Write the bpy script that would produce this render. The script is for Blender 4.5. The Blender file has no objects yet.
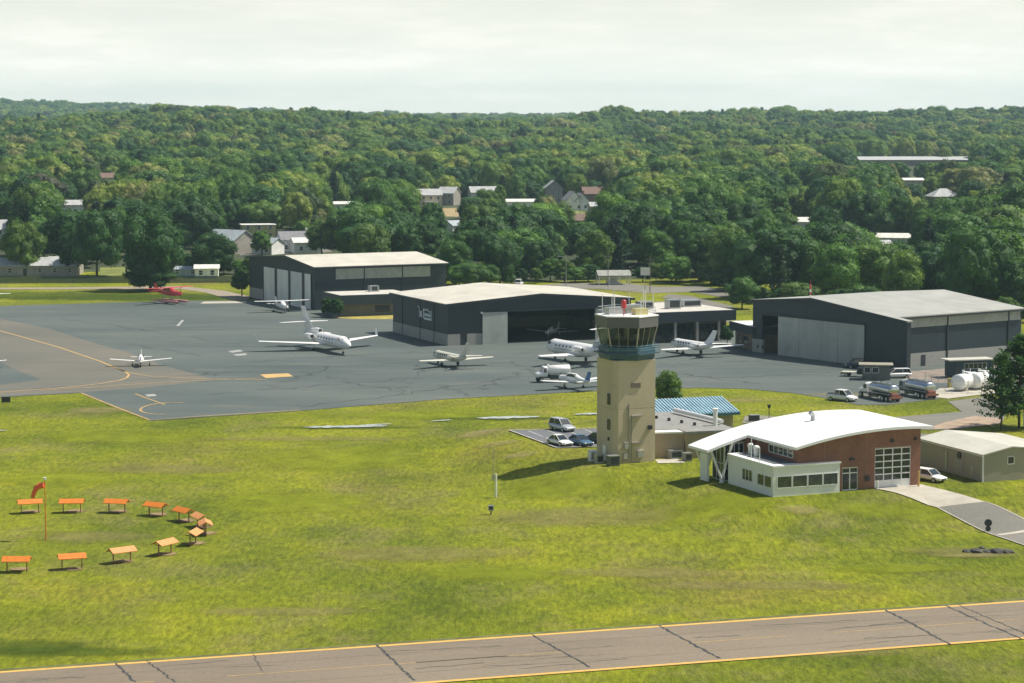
import bpy, bmesh, math, random
from mathutils import Vector, Matrix, noise
from mathutils.geometry import tessellate_polygon
R = math.radians
random.seed(7)
scene = bpy.context.scene
COL = scene.collection

# ------------------------------------------------------------------ camera
CAMZ, FPX, HORZ = 46.0, 2300.0, 115.0
PITCH = math.atan((341.5 - HORZ) / FPX)
cp, sp = math.cos(PITCH), math.sin(PITCH)
cd = bpy.data.cameras.new('camera'); cam = bpy.data.objects.new('camera', cd); COL.objects.link(cam)
cam.location = (0, 0, CAMZ); cam.rotation_euler = (math.pi / 2 - PITCH, 0, 0)
cd.sensor_width = 36; cd.lens = FPX / 1024 * 36; cd.clip_start = 1; cd.clip_end = 30000
scene.camera = cam
scene.render.resolution_x = 1024; scene.render.resolution_y = 683

def ray(px, py):
    a = (px - 512) / FPX; b = (341.5 - py) / FPX
    return a, cp + b * sp, -sp + b * cp
def G0(px, py, z=0.0):
    a, b, c = ray(px, py); t = (z - CAMZ) / c
    return (a * t, b * t)
def project(x, y, z):
    dz = z - CAMZ
    f = y * cp - dz * sp; u = y * sp + dz * cp
    return 512 + FPX * x / f, 341.5 - FPX * u / f

# ------------------------------------------------------------------ terrain
def sstep(t):
    t = max(0.0, min(1.0, t)); return t * t * (3 - 2 * t)
MOUND = [G0(508, 429, 2), G0(600, 426, 2), G0(640, 417, 2), G0(745, 415, 2), G0(800, 430, 2), G0(925, 440, 2), G0(990, 448, 2), G0(1100, 462, 2),
         G0(1100, 497, 2), G0(1000, 497, 2), G0(925, 488, 2), G0(842, 495, 2), G0(772, 500, 2), G0(722, 484, 2), G0(664, 466, 2), G0(596, 467, 2), G0(588, 452, 2), G0(553, 450, 2)]
def inside(p, poly):
    x, y = p; c = False; n = len(poly)
    for i in range(n):
        x1, y1 = poly[i]; x2, y2 = poly[(i + 1) % n]
        if (y1 > y) != (y2 > y) and x < (x2 - x1) * (y - y1) / (y2 - y1) + x1: c = not c
    return c
def pdist(p, poly):
    x, y = p; best = 1e9; n = len(poly)
    for i in range(n):
        x1, y1 = poly[i]; x2, y2 = poly[(i + 1) % n]
        dx, dy = x2 - x1, y2 - y1
        t = max(0, min(1, ((x - x1) * dx + (y - y1) * dy) / (dx * dx + dy * dy)))
        d = math.hypot(x - x1 - t * dx, y - y1 - t * dy); best = min(best, d)
    return best
MH = 2.0
RAMP = [(0, 0), (640, 0), (900, 2.5), (1100, 5), (1500, 10), (2200, 17), (4000, 19), (6500, 21), (20000, 21)]
HILLS = [(-255, 2150, 210, 420, 17), (-1250, 5000, 700, 900, 34), (115, 2480, 62, 220, 17), (640, 2750, 300, 420, 20), (270, 2650, 110, 260, 12)]
def H(x, y):
    if y < 640:
        if 225 < y < 360 and -40 < x < 150:
            p = (x, y)
            if inside(p, MOUND): return MH
            d = pdist(p, MOUND)
            h = MH * (1 - sstep(d / 15.0))
        else: h = 0.0
        if y < 320:
            h += 0.55 * math.exp(-((x - 30) / 22) ** 2 - ((y - 244) / 9) ** 2) + 0.4 * math.exp(-((x + 8) / 14) ** 2 - ((y - 318) / 7) ** 2) * (1 if h < .2 else 0)
        return h
    h = 0.0
    for (a, ha), (b, hb) in zip(RAMP, RAMP[1:]):
        if a <= y <= b: h = ha + (hb - ha) * (y - a) / (b - a); break
    for cx, cy, sx, sy, a in HILLS:
        h += a * math.exp(-((x - cx) / sx) ** 2 - ((y - cy) / sy) ** 2)
    k = min(1, max(0, (y - 800) / 900))
    h += k * 3.2 * noise.noise(Vector((x / 240, y / 420, 3.1)))
    return h
def G(px, py):
    a, b, c = ray(px, py)
    t = 60.0
    while t < 9000:
        x, y, z = a * t, b * t, CAMZ + c * t
        if z <= H(x, y): break
        t += 2.0
    return (a * t, b * t, H(a * t, b * t))

# ------------------------------------------------------------------ materials
def nt(name):
    m = bpy.data.materials.new(name); m.use_nodes = True
    n = m.node_tree; b = n.nodes['Principled BSDF']; return m, n, b
def N(n, t, **k):
    o = n.nodes.new(t)
    for a, v in k.items():
        if a in o.inputs: o.inputs[a].default_value = v
        else: setattr(o, a, v)
    return o
def L(n, a, b): n.links.new(a, b)
def noisetex(n, scale, detail=4, coord='Object', stretch=None, rough=.6):
    tc = N(n, 'ShaderNodeTexCoord'); src = tc.outputs[coord]
    if stretch:
        mp = N(n, 'ShaderNodeMapping'); mp.inputs['Scale'].default_value = stretch
        if len(stretch) > 3: pass
        L(n, src, mp.inputs['Vector']); src = mp.outputs[0]
    t = N(n, 'ShaderNodeTexNoise'); t.inputs['Scale'].default_value = scale
    t.inputs['Detail'].default_value = detail; t.inputs['Roughness'].default_value = rough
    L(n, src, t.inputs['Vector']); return t
def ramp(n, src, stops):
    r = N(n, 'ShaderNodeValToRGB'); e = r.color_ramp.elements
    while len(e) < len(stops): e.new(.5)
    for q, (p, c) in zip(e, stops): q.position = p; q.color = (*c, 1) if len(c) == 3 else c
    L(n, src, r.inputs[0]); return r
def mix(n, fac, a, b, mode='MIX'):
    m = N(n, 'ShaderNodeMix', data_type='RGBA', blend_type=mode)
    for i, v in ((0, fac), (6, a), (7, b)):
        if hasattr(v, 'type') and hasattr(v, 'links'): L(n, v, m.inputs[i])
        else: m.inputs[i].default_value = v if i == 0 else (*v, 1)
    return m.outputs[2]
def g3(v): return (v, v, v)
MATS = {}
def mat(name, col, rough=.6, metal=0.0, var=.18, scale=.6, spec=None, stretch=None, bump=0, bscale=5, wear=None):
    if name in MATS: return MATS[name]
    m, n, b = nt(name)
    t = noisetex(n, scale, 5, stretch=stretch)
    lo = tuple(max(0, c * (1 - var)) for c in col); hi = tuple(min(1, c * (1 + var)) for c in col)
    r = ramp(n, t.outputs[0], [(.3, lo), (.7, hi)]); out = r.outputs[0]
    if wear:
        t2 = noisetex(n, wear[1], 6, rough=.75); r2 = ramp(n, t2.outputs[0], [(.5, g3(0)), (.72, g3(wear[2]))])
        out = mix(n, r2.outputs[0], out, wear[0])
    L(n, out, b.inputs['Base Color'])
    b.inputs['Roughness'].default_value = rough; b.inputs['Metallic'].default_value = metal
    if spec is not None: b.inputs['Specular IOR Level'].default_value = spec
    if bump:
        t3 = noisetex(n, bscale, 4); bp = N(n, 'ShaderNodeBump'); bp.inputs['Strength'].default_value = bump
        L(n, t3.outputs[0], bp.inputs['Height']); L(n, bp.outputs[0], b.inputs['Normal'])
    MATS[name] = m; return m
def ribbed(name, col, axis_scale, rough=.5, var=.12, wear=((.2, .2, .18), .15, .4), metal=0.0, direction='X', strength=.5):
    """profiled metal sheet: ribs as bump, dirt as noise"""
    m, n, b = nt(name)
    t = noisetex(n, .25, 5, stretch=(1, 1, .25)); lo = tuple(c * (1 - var) for c in col); hi = tuple(min(1, c * (1 + var)) for c in col)
    c1 = ramp(n, t.outputs[0], [(.3, lo), (.7, hi)]).outputs[0]
    t2 = noisetex(n, wear[1], 6, rough=.75); r2 = ramp(n, t2.outputs[0], [(.5, g3(0)), (.75, g3(wear[2]))])
    c1 = mix(n, r2.outputs[0], c1, wear[0])
    tc = N(n, 'ShaderNodeTexCoord'); w = N(n, 'ShaderNodeTexWave', bands_direction=direction); w.inputs['Scale'].default_value = axis_scale
    L(n, tc.outputs['Object'], w.inputs['Vector'])
    sh = ramp(n, w.outputs[0], [(0, g3(.86)), (.35, g3(1))]); c1 = mix(n, 1.0, c1, sh.outputs[0], 'MULTIPLY')
    L(n, c1, b.inputs['Base Color']); b.inputs['Roughness'].default_value = rough; b.inputs['Metallic'].default_value = metal
    bp = N(n, 'ShaderNodeBump'); bp.inputs['Strength'].default_value = strength; bp.inputs['Distance'].default_value = .05
    L(n, w.outputs[0], bp.inputs['Height']); L(n, bp.outputs[0], b.inputs['Normal'])
    MATS[name] = m; return m

def make_grass():
    m, n, b = nt('grass')
    big = noisetex(n, .016, 5, stretch=(1, .8, 1))
    c = ramp(n, big.outputs[0], [(.32, (.095, .135, .013)), (.42, (.16, .195, .018)), (.52, (.225, .255, .018)), (.60, (.205, .212, .03)), (.70, (.235, .205, .06))]).outputs[0]
    st = noisetex(n, .05, 9, stretch=(1.0, .8, 1), rough=.72)
    s = ramp(n, st.outputs[0], [(.30, (.5, .58, .52)), (.44, (.82, .86, .85)), (.55, (1.05, 1.03, .95)), (.70, (1.32, 1.18, 1.1))]).outputs[0]
    c = mix(n, 1.0, c, s, 'MULTIPLY')
    dry = noisetex(n, .07, 9, stretch=(1.1, .7, 1), rough=.76)
    d = ramp(n, dry.outputs[0], [(.5, g3(0)), (.70, g3(.62))]).outputs[0]
    c = mix(n, d, c, (.24, .20, .095))
    dk = noisetex(n, .16, 8, stretch=(1.3, .6, 1), rough=.78)
    c = mix(n, ramp(n, dk.outputs[0], [(.52, g3(0)), (.70, g3(.6))]).outputs[0], c, (.075, .10, .025))
    fine = noisetex(n, 1.1, 10, stretch=(1.7, .4, 1), rough=.88)
    f = ramp(n, fine.outputs[0], [(.36, g3(.42)), (.5, g3(1.0)), (.64, (1.75, 1.62, 1.4))]).outputs[0]
    c = mix(n, 1.0, c, f, 'MULTIPLY')
    L(n, c, b.inputs['Base Color']); b.inputs['Roughness'].default_value = .95; b.inputs['Specular IOR Level'].default_value = .1
    fb = noisetex(n, 2.5, 6, rough=.8); bp = N(n, 'ShaderNodeBump'); bp.inputs['Strength'].default_value = .8; bp.inputs['Distance'].default_value = .3
    L(n, fb.outputs[0], bp.inputs['Height']); L(n, bp.outputs[0], b.inputs['Normal'])
    return m
def make_asphalt(name, c0, c1, stain, seams=True):
    m, n, b = nt(name)
    t = noisetex(n, .03, 6, stretch=(.6, 1.4, 1), rough=.6)
    c = ramp(n, t.outputs[0], [(.3, c0), (.7, c1)]).outputs[0]
    t2 = noisetex(n, .12, 7, stretch=(.35, 1.6, 1), rough=.75)
    c = mix(n, ramp(n, t2.outputs[0], [(.5, g3(0)), (.72, g3(.55))]).outputs[0], c, stain)
    t4 = noisetex(n, .35, 5, rough=.7)
    c = mix(n, ramp(n, t4.outputs[0], [(.62, g3(0)), (.75, g3(.35))]).outputs[0], c, tuple(.45 * v for v in c0))
    t3 = noisetex(n, 3, 6, rough=.8)
    c = mix(n, 1.0, c, ramp(n, t3.outputs[0], [(.3, g3(.82)), (.7, g3(1.15))]).outputs[0], 'MULTIPLY')
    L(n, c, b.inputs['Base Color']); b.inputs['Roughness'].default_value = .8; b.inputs['Specular IOR Level'].default_value = .25
    bp = N(n, 'ShaderNodeBump'); bp.inputs['Strength'].default_value = .3; bp.inputs['Distance'].default_value = .05
    L(n, t3.outputs[0], bp.inputs['Height']); L(n, bp.outputs[0], b.inputs['Normal'])
    return m
def make_foliage(name, stops):
    m, n, b = nt(name)
    oi = N(n, 'ShaderNodeObjectInfo')
    c = ramp(n, oi.outputs['Random'], stops).outputs[0]
    c = mix(n, oi.outputs['Alpha'], (.068, .152, .034) if len(stops) > 2 else stops[0][1], c)
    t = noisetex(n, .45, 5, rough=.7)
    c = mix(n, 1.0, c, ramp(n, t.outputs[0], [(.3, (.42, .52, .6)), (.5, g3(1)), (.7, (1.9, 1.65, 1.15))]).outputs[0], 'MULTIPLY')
    c = mix(n, 1.0, c, oi.outputs['Color'], 'MULTIPLY')
    L(n, c, b.inputs['Base Color']); b.inputs['Roughness'].default_value = .6; b.inputs['Specular IOR Level'].default_value = .25
    tr = N(n, 'ShaderNodeBsdfTranslucent'); L(n, mix(n, 1.0, c, (1.1, 1.25, .5), 'MULTIPLY'), tr.inputs['Color'])
    ms = N(n, 'ShaderNodeMixShader'); ms.inputs[0].default_value = .34
    out = n.nodes['Material Output']; L(n, b.outputs[0], ms.inputs[1]); L(n, tr.outputs[0], ms.inputs[2]); L(n, ms.outputs[0], out.inputs['Surface'])
    return m
def make_brick():
    m, n, b = nt('red_brick')
    tc = N(n, 'ShaderNodeTexCoord'); mp = N(n, 'ShaderNodeMapping'); mp.inputs['Rotation'].default_value = (R(90), 0, 0)
    L(n, tc.outputs['Object'], mp.inputs['Vector'])
    br = N(n, 'ShaderNodeTexBrick'); br.inputs['Scale'].default_value = 3
    br.inputs['Color1'].default_value = (.23, .085, .05, 1); br.inputs['Color2'].default_value = (.30, .12, .07, 1); br.inputs['Mortar'].default_value = (.3, .22, .17, 1)
    L(n, mp.outputs[0], br.inputs['Vector'])
    t = noisetex(n, .5, 5); c = mix(n, 1.0, br.outputs[0], ramp(n, t.outputs[0], [(.3, g3(.8)), (.7, g3(1.12))]).outputs[0], 'MULTIPLY')
    L(n, c, b.inputs['Base Color']); b.inputs['Roughness'].default_value = .85
    return m
def make_glass(name, col=(.02, .03, .035), rough=.08):
    m, n, b = nt(name); t = noisetex(n, 1.5, 3)
    c = ramp(n, t.outputs[0], [(.35, tuple(.6 * v for v in col)), (.65, tuple(1.4 * v for v in col))]).outputs[0]
    L(n, c, b.inputs['Base Color']); b.inputs['Roughness'].default_value = rough; b.inputs['Specular IOR Level'].default_value = .8
    return m

M_grass = make_grass()
M_apron = make_asphalt('apron_asphalt', (.074, .096, .092), (.125, .145, .13), (.19, .192, .158))
M_taxi = make_asphalt('brown_asphalt', (.125, .128, .108), (.18, .17, .135), (.25, .205, .14))
M_run = make_asphalt('taxiway_asphalt', (.195, .16, .115), (.255, .212, .152), (.30, .245, .17))
M_road = make_asphalt('road_asphalt', (.17, .165, .14), (.23, .22, .185), (.27, .25, .2))
M_lot = make_asphalt('lot_asphalt', (.13, .14, .15), (.17, .18, .19), (.2, .2, .19))
M_conc = mat('concrete', (.46, .43, .35), .85, var=.15, scale=.4, wear=((.3, .26, .2), .5, .5))
M_dirt = mat('dirt', (.36, .27, .19), .95, var=.25, scale=.5, bump=.5)
M_sand = mat('worn_earth', (.25, .21, .11), .95, var=.3, scale=.8, bump=.5)
M_yel = mat('yellow_paint', (.58, .37, .12), .7, var=.22, scale=1.2, wear=((.22, .18, .13), 1.2, .8))
M_yelf = mat('faded_yellow_paint', (.42, .29, .11), .8, var=.25, scale=1.2, wear=((.2, .17, .13), 1.0, .9))
M_wht = mat('white_marking', (.55, .55, .5), .7, var=.15, wear=((.2, .2, .18), 1.0, .7))
M_crack = mat('crack_sealer', (.045, .045, .045), .6, var=.3)
M_darkbl = ribbed('slate_siding', (.022, .037, .047), 1.6, .55, wear=((.045, .058, .065), .3, .5))
M_darkbl2 = ribbed('slate_siding_side', (.022, .037, .047), 1.6, .55, wear=((.045, .058, .065), .3, .5), direction='Y')
M_darkbl3 = mat('slate_trim', (.018, .028, .035), .5, var=.12)
M_block = mat('pale_block', (.34, .335, .3), .85, var=.14, scale=.8, wear=((.2, .19, .17), .8, .6))
M_door = ribbed('grey_door', (.46, .48, .43), 2.4, .6, wear=((.25, .26, .25), .3, .5))
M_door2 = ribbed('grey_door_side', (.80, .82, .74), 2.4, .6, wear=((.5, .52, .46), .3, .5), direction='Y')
M_roofw = ribbed('pale_roof', (.66, .62, .51), 1.2, .45, wear=((.42, .38, .31), .09, .55), direction='X', strength=.4)
M_roofg = ribbed('grey_roof', (.42, .42, .37), 1.2, .45, wear=((.28, .28, .25), .09, .55), direction='X', strength=.4)
M_strip = mat('translucent_panel', (.36, .38, .31), .5, var=.2, scale=.8)
M_white = mat('white_paint', (.80, .80, .77), .35, var=.04, scale=.4, wear=((.6, .6, .56), .7, .35))
M_whroof = mat('white_membrane', (.86, .86, .84), .5, var=.03, scale=.15, wear=((.66, .66, .62), .12, .4))
M_offw = mat('office_white', (.80, .82, .75), .6, var=.05, scale=.5, wear=((.5, .52, .46), .5, .5))
M_tan = mat('tan_panel', (.56, .475, .32), .8, var=.07, scale=.25, stretch=(1, 1, .2), wear=((.42, .345, .23), .35, .6))
M_tan2 = mat('tan_wall', (.36, .30, .20), .8, var=.1, wear=((.25, .21, .15), .3, .5))
M_grav = mat('gravel_roof', (.26, .26, .24), .9, var=.15, scale=1, wear=((.16, .16, .15), .6, .6))
M_blue = mat('blue_roof', (.25, .43, .51), .4, var=.08, scale=.5, wear=((.3, .45, .5), .8, .4))
M_blued = mat('blue_band', (.04, .095, .125), .45, var=.15)
M_brick = make_brick()
M_glass = make_glass('dark_glass')
M_gglass = make_glass('green_glass', (.05, .065, .05))
M_metal = mat('galvanised', (.45, .47, .47), .35, .6, var=.15)
M_chrome = mat('polished_tank', (.55, .58, .6), .22, .9, var=.1)
M_black = mat('rubber', (.02, .02, .02), .8, var=.2)
M_dark = mat('dark_paint', (.03, .035, .04), .45, var=.2)
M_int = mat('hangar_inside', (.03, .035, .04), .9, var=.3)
M_red = mat('red_paint', (.55, .05, .06), .4, var=.1)
M_redm = mat('rust_red', (.30, .115, .08), .6, var=.25)
M_org = mat('orange_paint', (.64, .19, .016), .55, var=.12, scale=1.5, wear=((.78, .32, .06), .5, .4))
M_org2 = mat('faded_orange_paint', (.70, .29, .09), .6, var=.12, scale=1.5, wear=((.7, .5, .28), .5, .6))
M_cream = mat('cream_paint', (.66, .64, .52), .35, var=.05)
M_bluep = mat('blue_paint', (.02, .12, .32), .35, var=.1)
M_bark = mat('bark', (.10, .075, .05), .95, var=.35, scale=3, bump=.6)
M_shed = ribbed('shed_siding', (.38, .35, .26), 3.0, .6, wear=((.32, .31, .25), .4, .5))
M_shed2 = ribbed('shed_siding_side', (.38, .35, .27), 3.0, .6, wear=((.32, .31, .25), .4, .5), direction='Y')
M_shroof = ribbed('shed_roof', (.62, .60, .50), 1.5, .5, wear=((.45, .42, .34), .3, .5))
M_water = mat('pool_water', (.46, .48, .42), .08, var=.25, scale=.5, spec=1.0)  # pale base colour stands in for the sky's reflection on the water
M_silver = mat('silver_car', (.50, .53, .54), .25, .3, var=.05)
M_cwhite = mat('white_car', (.80, .80, .78), .25, var=.03)
M_cblue = mat('blue_car', (.10, .19, .27), .25, .3, var=.05)
M_grgreen = mat('fence_green', (.03, .07, .07), .7, var=.2)
M_shingle = mat('grey_shingle', (.22, .22, .23), .9, var=.2, scale=1)
M_shbl = mat('blue_grey_roof', (.33, .38, .40), .8, var=.15, scale=.6)
M_shbr = mat('brown_shingle', (.20, .13, .10), .9, var=.2, scale=1)
M_stone = mat('rock', (.06, .06, .055), .9, var=.5, scale=2, bump=.6)
FSTOPS = [(0, (.032, .095, .034)), (.16, (.05, .13, .034)), (.34, (.082, .175, .036)), (.54, (.13, .225, .04)), (.75, (.175, .26, .044)), (.88, (.25, .31, .065)), (.955, (.24, .25, .10)), (.985, (.06, .11, .04)), (1, (.10, .07, .055))]
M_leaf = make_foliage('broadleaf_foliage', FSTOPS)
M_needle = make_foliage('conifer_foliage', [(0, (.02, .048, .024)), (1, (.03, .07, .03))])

# ------------------------------------------------------------------ mesh builder
def boxes(name, m, parent, *bs):
    for b in bs: MB().box(*b).build(name, m, parent)
class MB:
    def __init__(s): s.v = []; s.f = []; s.m = []
    def add(s, vs, fs, mi=0):
        n = len(s.v); s.v += [tuple(p) for p in vs]; s.f += [tuple(i + n for i in f) for f in fs]; s.m += [mi] * len(fs)
    def box(s, x0, x1, y0, y1, z0, z1, mi=0):
        s.add([(x0, y0, z0), (x1, y0, z0), (x1, y1, z0), (x0, y1, z0), (x0, y0, z1), (x1, y0, z1), (x1, y1, z1), (x0, y1, z1)],
              [(0, 3, 2, 1), (4, 5, 6, 7), (0, 1, 5, 4), (1, 2, 6, 5), (2, 3, 7, 6), (3, 0, 4, 7)], mi); return s
    def prism(s, poly, z0, z1, mi=0, axis='z'):
        n = len(poly)
        def P(p, t): return (p[0], p[1], t) if axis == 'z' else ((p[0], t, p[1]) if axis == 'y' else (t, p[0], p[1]))
        a = [P(p, z0) for p in poly]; b = [P(p, z1) for p in poly]
        s.add(a + b, [tuple(range(n))[::-1], tuple(range(n, 2 * n))] + [(i, (i + 1) % n, n + (i + 1) % n, n + i) for i in range(n)], mi); return s
    def cyl(s, p0, p1, r0, r1=None, n=10, mi=0):
        r1 = r0 if r1 is None else r1; a = Vector(p0); b = Vector(p1); d = (b - a).normalized()
        q = d.to_track_quat('Z', 'Y'); vs = []
        for c, r in ((a, r0), (b, r1)):
            for i in range(n):
                t = 2 * math.pi * i / n; vs.append(c + q @ Vector((r * math.cos(t), r * math.sin(t), 0)))
        s.add(vs, [tuple(range(n))[::-1], tuple(range(n, 2 * n))] + [(i, (i + 1) % n, n + (i + 1) % n, n + i) for i in range(n)], mi); return s
    def loft(s, rings, mi=0, closed=True):
        n = len(rings[0]); vs = [p for r in rings for p in r]; fs = []
        for k in range(len(rings) - 1):
            for i in range(n):
                j = (i + 1) % n; fs.append((k * n + i, k * n + j, (k + 1) * n + j, (k + 1) * n + i))
        fs.append(tuple(range(n))[::-1]); fs.append(tuple(range((len(rings) - 1) * n, len(rings) * n)))
        s.add(vs, fs, mi); return s
    def ell(s, c, r, nu=12, nv=7, mi=0):
        rings = []
        for k in range(nv + 1):
            ph = math.pi * (k / nv) ; rr = max(.02, math.sin(ph))
            rings.append([(c[0] + r[0] * rr * math.cos(2 * math.pi * i / nu), c[1] + r[1] * rr * math.sin(2 * math.pi * i / nu), c[2] - r[2] * math.cos(ph)) for i in range(nu)])
        return s.loft(rings, mi)
    def build(s, name, mats, parent=None, smooth=False, label=None):
        me = bpy.data.meshes.new(name); me.from_pydata(s.v, [], s.f)
        if not isinstance(mats, (list, tuple)): mats = [mats]
        for m in mats: me.materials.append(m)
        if len(mats) > 1: me.polygons.foreach_set('material_index', s.m)
        bm = bmesh.new(); bm.from_mesh(me); bmesh.ops.recalc_face_normals(bm, faces=bm.faces); bm.to_mesh(me); bm.free()
        if smooth:
            me.polygons.foreach_set('use_smooth', [True] * len(me.polygons)); me.set_sharp_from_angle(angle=R(38))
        o = bpy.data.objects.new(name, me); COL.objects.link(o)
        if parent: o.parent = parent
        if label: o['label'] = label
        return o
def thing(name, label, cat, loc, rot=0, group=None):
    o = bpy.data.objects.new(name, None); COL.objects.link(o); o.empty_display_size = .5
    if len(loc) == 2: loc = (*loc, H(*loc))
    o.location = loc; o.rotation_euler = (0, 0, rot); o['label'] = label; o['category'] = cat
    if group: o['group'] = group
    return o
def tag(o, label, cat, group=None):
    o['label'] = label; o['category'] = cat
    if group: o['group'] = group
    return o
def struct(o, kind='structure'):
    o['kind'] = kind; return o
def copy_tree(o, loc, rot, label):
    r = o.copy(); COL.objects.link(r); r.location = loc if len(loc) == 3 else (*loc, H(*loc)); r.rotation_euler = (0, 0, rot); r['label'] = label
    for ch in list(o.children):
        c = ch.copy(); COL.objects.link(c); c.parent = r
        for g in ch.children:
            d = g.copy(); COL.objects.link(d); d.parent = c
    return r
def wbox(mb, face, c, a0, a1, z0, z1, d0, d1, mi=0):
    if face == 'S': mb.box(a0, a1, c - d1, c - d0, z0, z1, mi)
    elif face == 'N': mb.box(a0, a1, c + d0, c + d1, z0, z1, mi)
    elif face == 'W': mb.box(c - d1, c - d0, a0, a1, z0, z1, mi)
    else: mb.box(c + d0, c + d1, a0, a1, z0, z1, mi)
def window(parent, face, c, a0, a1, z0, z1, nx=1, nz=1, fm=None, gm=None, w=.08, name='window', pname='pane', depth=.09):
    fm = fm or M_white; gm = gm or M_glass
    f = MB()
    for i in range(nx + 1):
        x = a0 + (a1 - a0) * i / nx; wbox(f, face, c, x - w / 2, x + w / 2, z0, z1, 0, depth)
    for k in range(nz + 1):
        z = z0 + (z1 - z0) * k / nz; wbox(f, face, c, a0 + w / 2, a1 - w / 2, z - w / 2, z + w / 2, 0, depth - .004)
    fo = f.build(name, fm, parent)
    g = MB(); wbox(g, face, c, a0, a1, z0, z1, .012, .03); g.build(pname, gm, fo)
    return fo
def boxpart(parent, name, m, *a, label=None):
    return MB().box(*a).build(name, m, parent, label=label)

# ------------------------------------------------------------------ ground sheet
def axis(spans):
    out = []
    for a, b, s in spans:
        x = a
        while x < b - 1e-6: out.append(x); x += s
    out.append(spans[-1][1]); return out
FX = [-42 + 1.5 * i for i in range(129)]; FY = [225 + 1.5 * i for i in range(91)]
xs = axis([(-9000, -3000, 1000), (-3000, -1200, 120), (-1200, -402, 42), (-402, -42, 12)]) [:-1] + FX + axis([(150 + 12, 402, 12), (402, 1200, 42), (1200, 3000, 120), (3000, 9000, 1000)])
ys = axis([(-600, 120, 60), (120, 225, 7)])[:-1] + FY + axis([(366, 640, 12), (640, 1500, 20), (1500, 3200, 40), (3200, 7000, 120), (7000, 16000, 1500)])
gm = bpy.data.meshes.new('ground'); nx_, ny_ = len(xs), len(ys)
vv = [(x, y, H(x, y)) for y in ys for x in xs]; ff = []
for j in range(ny_ - 1):
    for i in range(nx_ - 1):
        a = j * nx_ + i; ff += [(a, a + 1, a + nx_ + 1), (a, a + nx_ + 1, a + nx_)]
gm.from_pydata(vv, [], ff); gm.materials.append(M_grass); gm.polygons.foreach_set('use_smooth', [True] * len(ff))
ground = bpy.data.objects.new('ground', gm); COL.objects.link(ground); struct(ground)

def drape(name, polys, m, off=.05, parent=None):
    bm = bmesh.new()
    for poly in polys:
        vs = [bm.verts.new((x, y, 0)) for x, y in poly]
        for tri in tessellate_polygon([[Vector((x, y, 0)) for x, y in poly]]):
            try: bm.faces.new([vs[i] for i in tri])
            except ValueError: pass
    x0 = min(v.co.x for v in bm.verts); x1 = max(v.co.x for v in bm.verts); y0 = min(v.co.y for v in bm.verts); y1 = max(v.co.y for v in bm.verts)
    cuts = []
    if x1 > -40 and x0 < 150 and y1 > 225 and y0 < 360:
        cuts = [((x, 0, 0), (1, 0, 0)) for x in FX if x0 < x < x1] + [((0, y, 0), (0, 1, 0)) for y in FY if y0 < y < min(y1, 360)]
    if y1 > 640: cuts += [((x, 0, 0), (1, 0, 0)) for x in xs if x0 < x < x1] + [((0, y, 0), (0, 1, 0)) for y in ys if max(y0, 639) < y < y1]
    for co, no in cuts:
        bmesh.ops.bisect_plane(bm, geom=bm.verts[:] + bm.edges[:] + bm.faces[:], plane_co=co, plane_no=no, dist=1e-5)
    for v in bm.verts: v.co.z = H(v.co.x, v.co.y) + off
    for f in bm.faces:
        if f.normal.z < 0: f.normal_flip()
    me = bpy.data.meshes.new(name); bm.to_mesh(me); bm.free(); me.materials.append(m)
    o = bpy.data.objects.new(name, me); COL.objects.link(o); struct(o)
    if parent: o.parent = parent
    return o
def pp(pts, z=0): return [G0(px, py, z) for px, py in pts]
def strip_polys(pts, w, jit=0):
    out = []; P = [Vector(p) for p in pts]; n = len(P); L_, R_ = [], []
    for i in range(n):
        d = (P[min(i + 1, n - 1)] - P[max(i - 1, 0)]).normalized(); nn = Vector((-d.y, d.x)); ww = w / 2 * (1 + random.uniform(-jit, jit))
        L_.append(P[i] + nn * ww); R_.append(P[i] - nn * ww)
    return [[tuple(L_[i]), tuple(R_[i]), tuple(R_[i + 1]), tuple(L_[i + 1])] for i in range(n - 1)]

# apron and its neighbours
apron = pp([(-260, 402), (0, 397.5), (82, 393), (150, 421), (300, 411), (450, 399), (600, 391), (700, 388), (745, 389), (790, 393), (829, 399), (858, 405), (888, 405), (936, 399.5), (962, 393)])
apron += [(95, 392), (140, 395), (150, 470), (110, 470), (60, 478), (48, 500), (20, 520), (-14, 530), (-20, 566), (-60, 600)] 
apron += pp([(250, 300.5), (180, 301), (110, 303), (0, 306), (-260, 310)])
drape('apron', [apron], M_apron, .05)
drape('taxi_lane', [pp([(-260, 285 + 22), (-120, 310), (0, 319), (50, 329), (90, 342), (128, 353), (165, 366), (214, 380), (150, 387.5), (82, 392.6), (0, 396.5), (-260, 400)])], M_taxi, .058)
drape('repair_patch', [pp([(-90, 356), (0, 362), (20, 372), (42, 380), (0, 385), (-90, 386)])], M_apron, .066)
drape('apron_corner_line', strip_polys(pp([(81, 393.2), (115, 407), (149.5, 420.2), (200, 416.5), (300, 410.3)]), .45), M_yelf, .064)
L1 = pp([(-120, 300), (-60, 315.5), (0, 331), (57, 347), (100, 361.5), (114, 367.5), (124, 371.5), (129, 375), (127, 378), (120, 380.5), (100, 384), (60, 388.3), (0, 392.5), (-100, 398)])
drape('lane_line', strip_polys(L1, .38), M_yel, .074)
drape('lane_line', strip_polys(pp([(110, 366.5), (127, 372.5), (150, 376.5), (200, 379), (268, 380.2)]), .4), M_yelf, .074)
drape('lane_line', strip_polys(pp([(40, 391), (100, 387), (150, 383.5), (210, 380.5), (262, 378.4)]), .4), M_yelf, .082)
arc = []
cx, cy = G0(168, 408.5)
for k in range(15): a = R(70 + 15 * k); arc.append((cx + 4.2 * math.cos(a), cy + 7.4 * math.sin(a)))
drape('turning_circle_line', strip_polys(arc, .4), M_yelf, .074)
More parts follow.
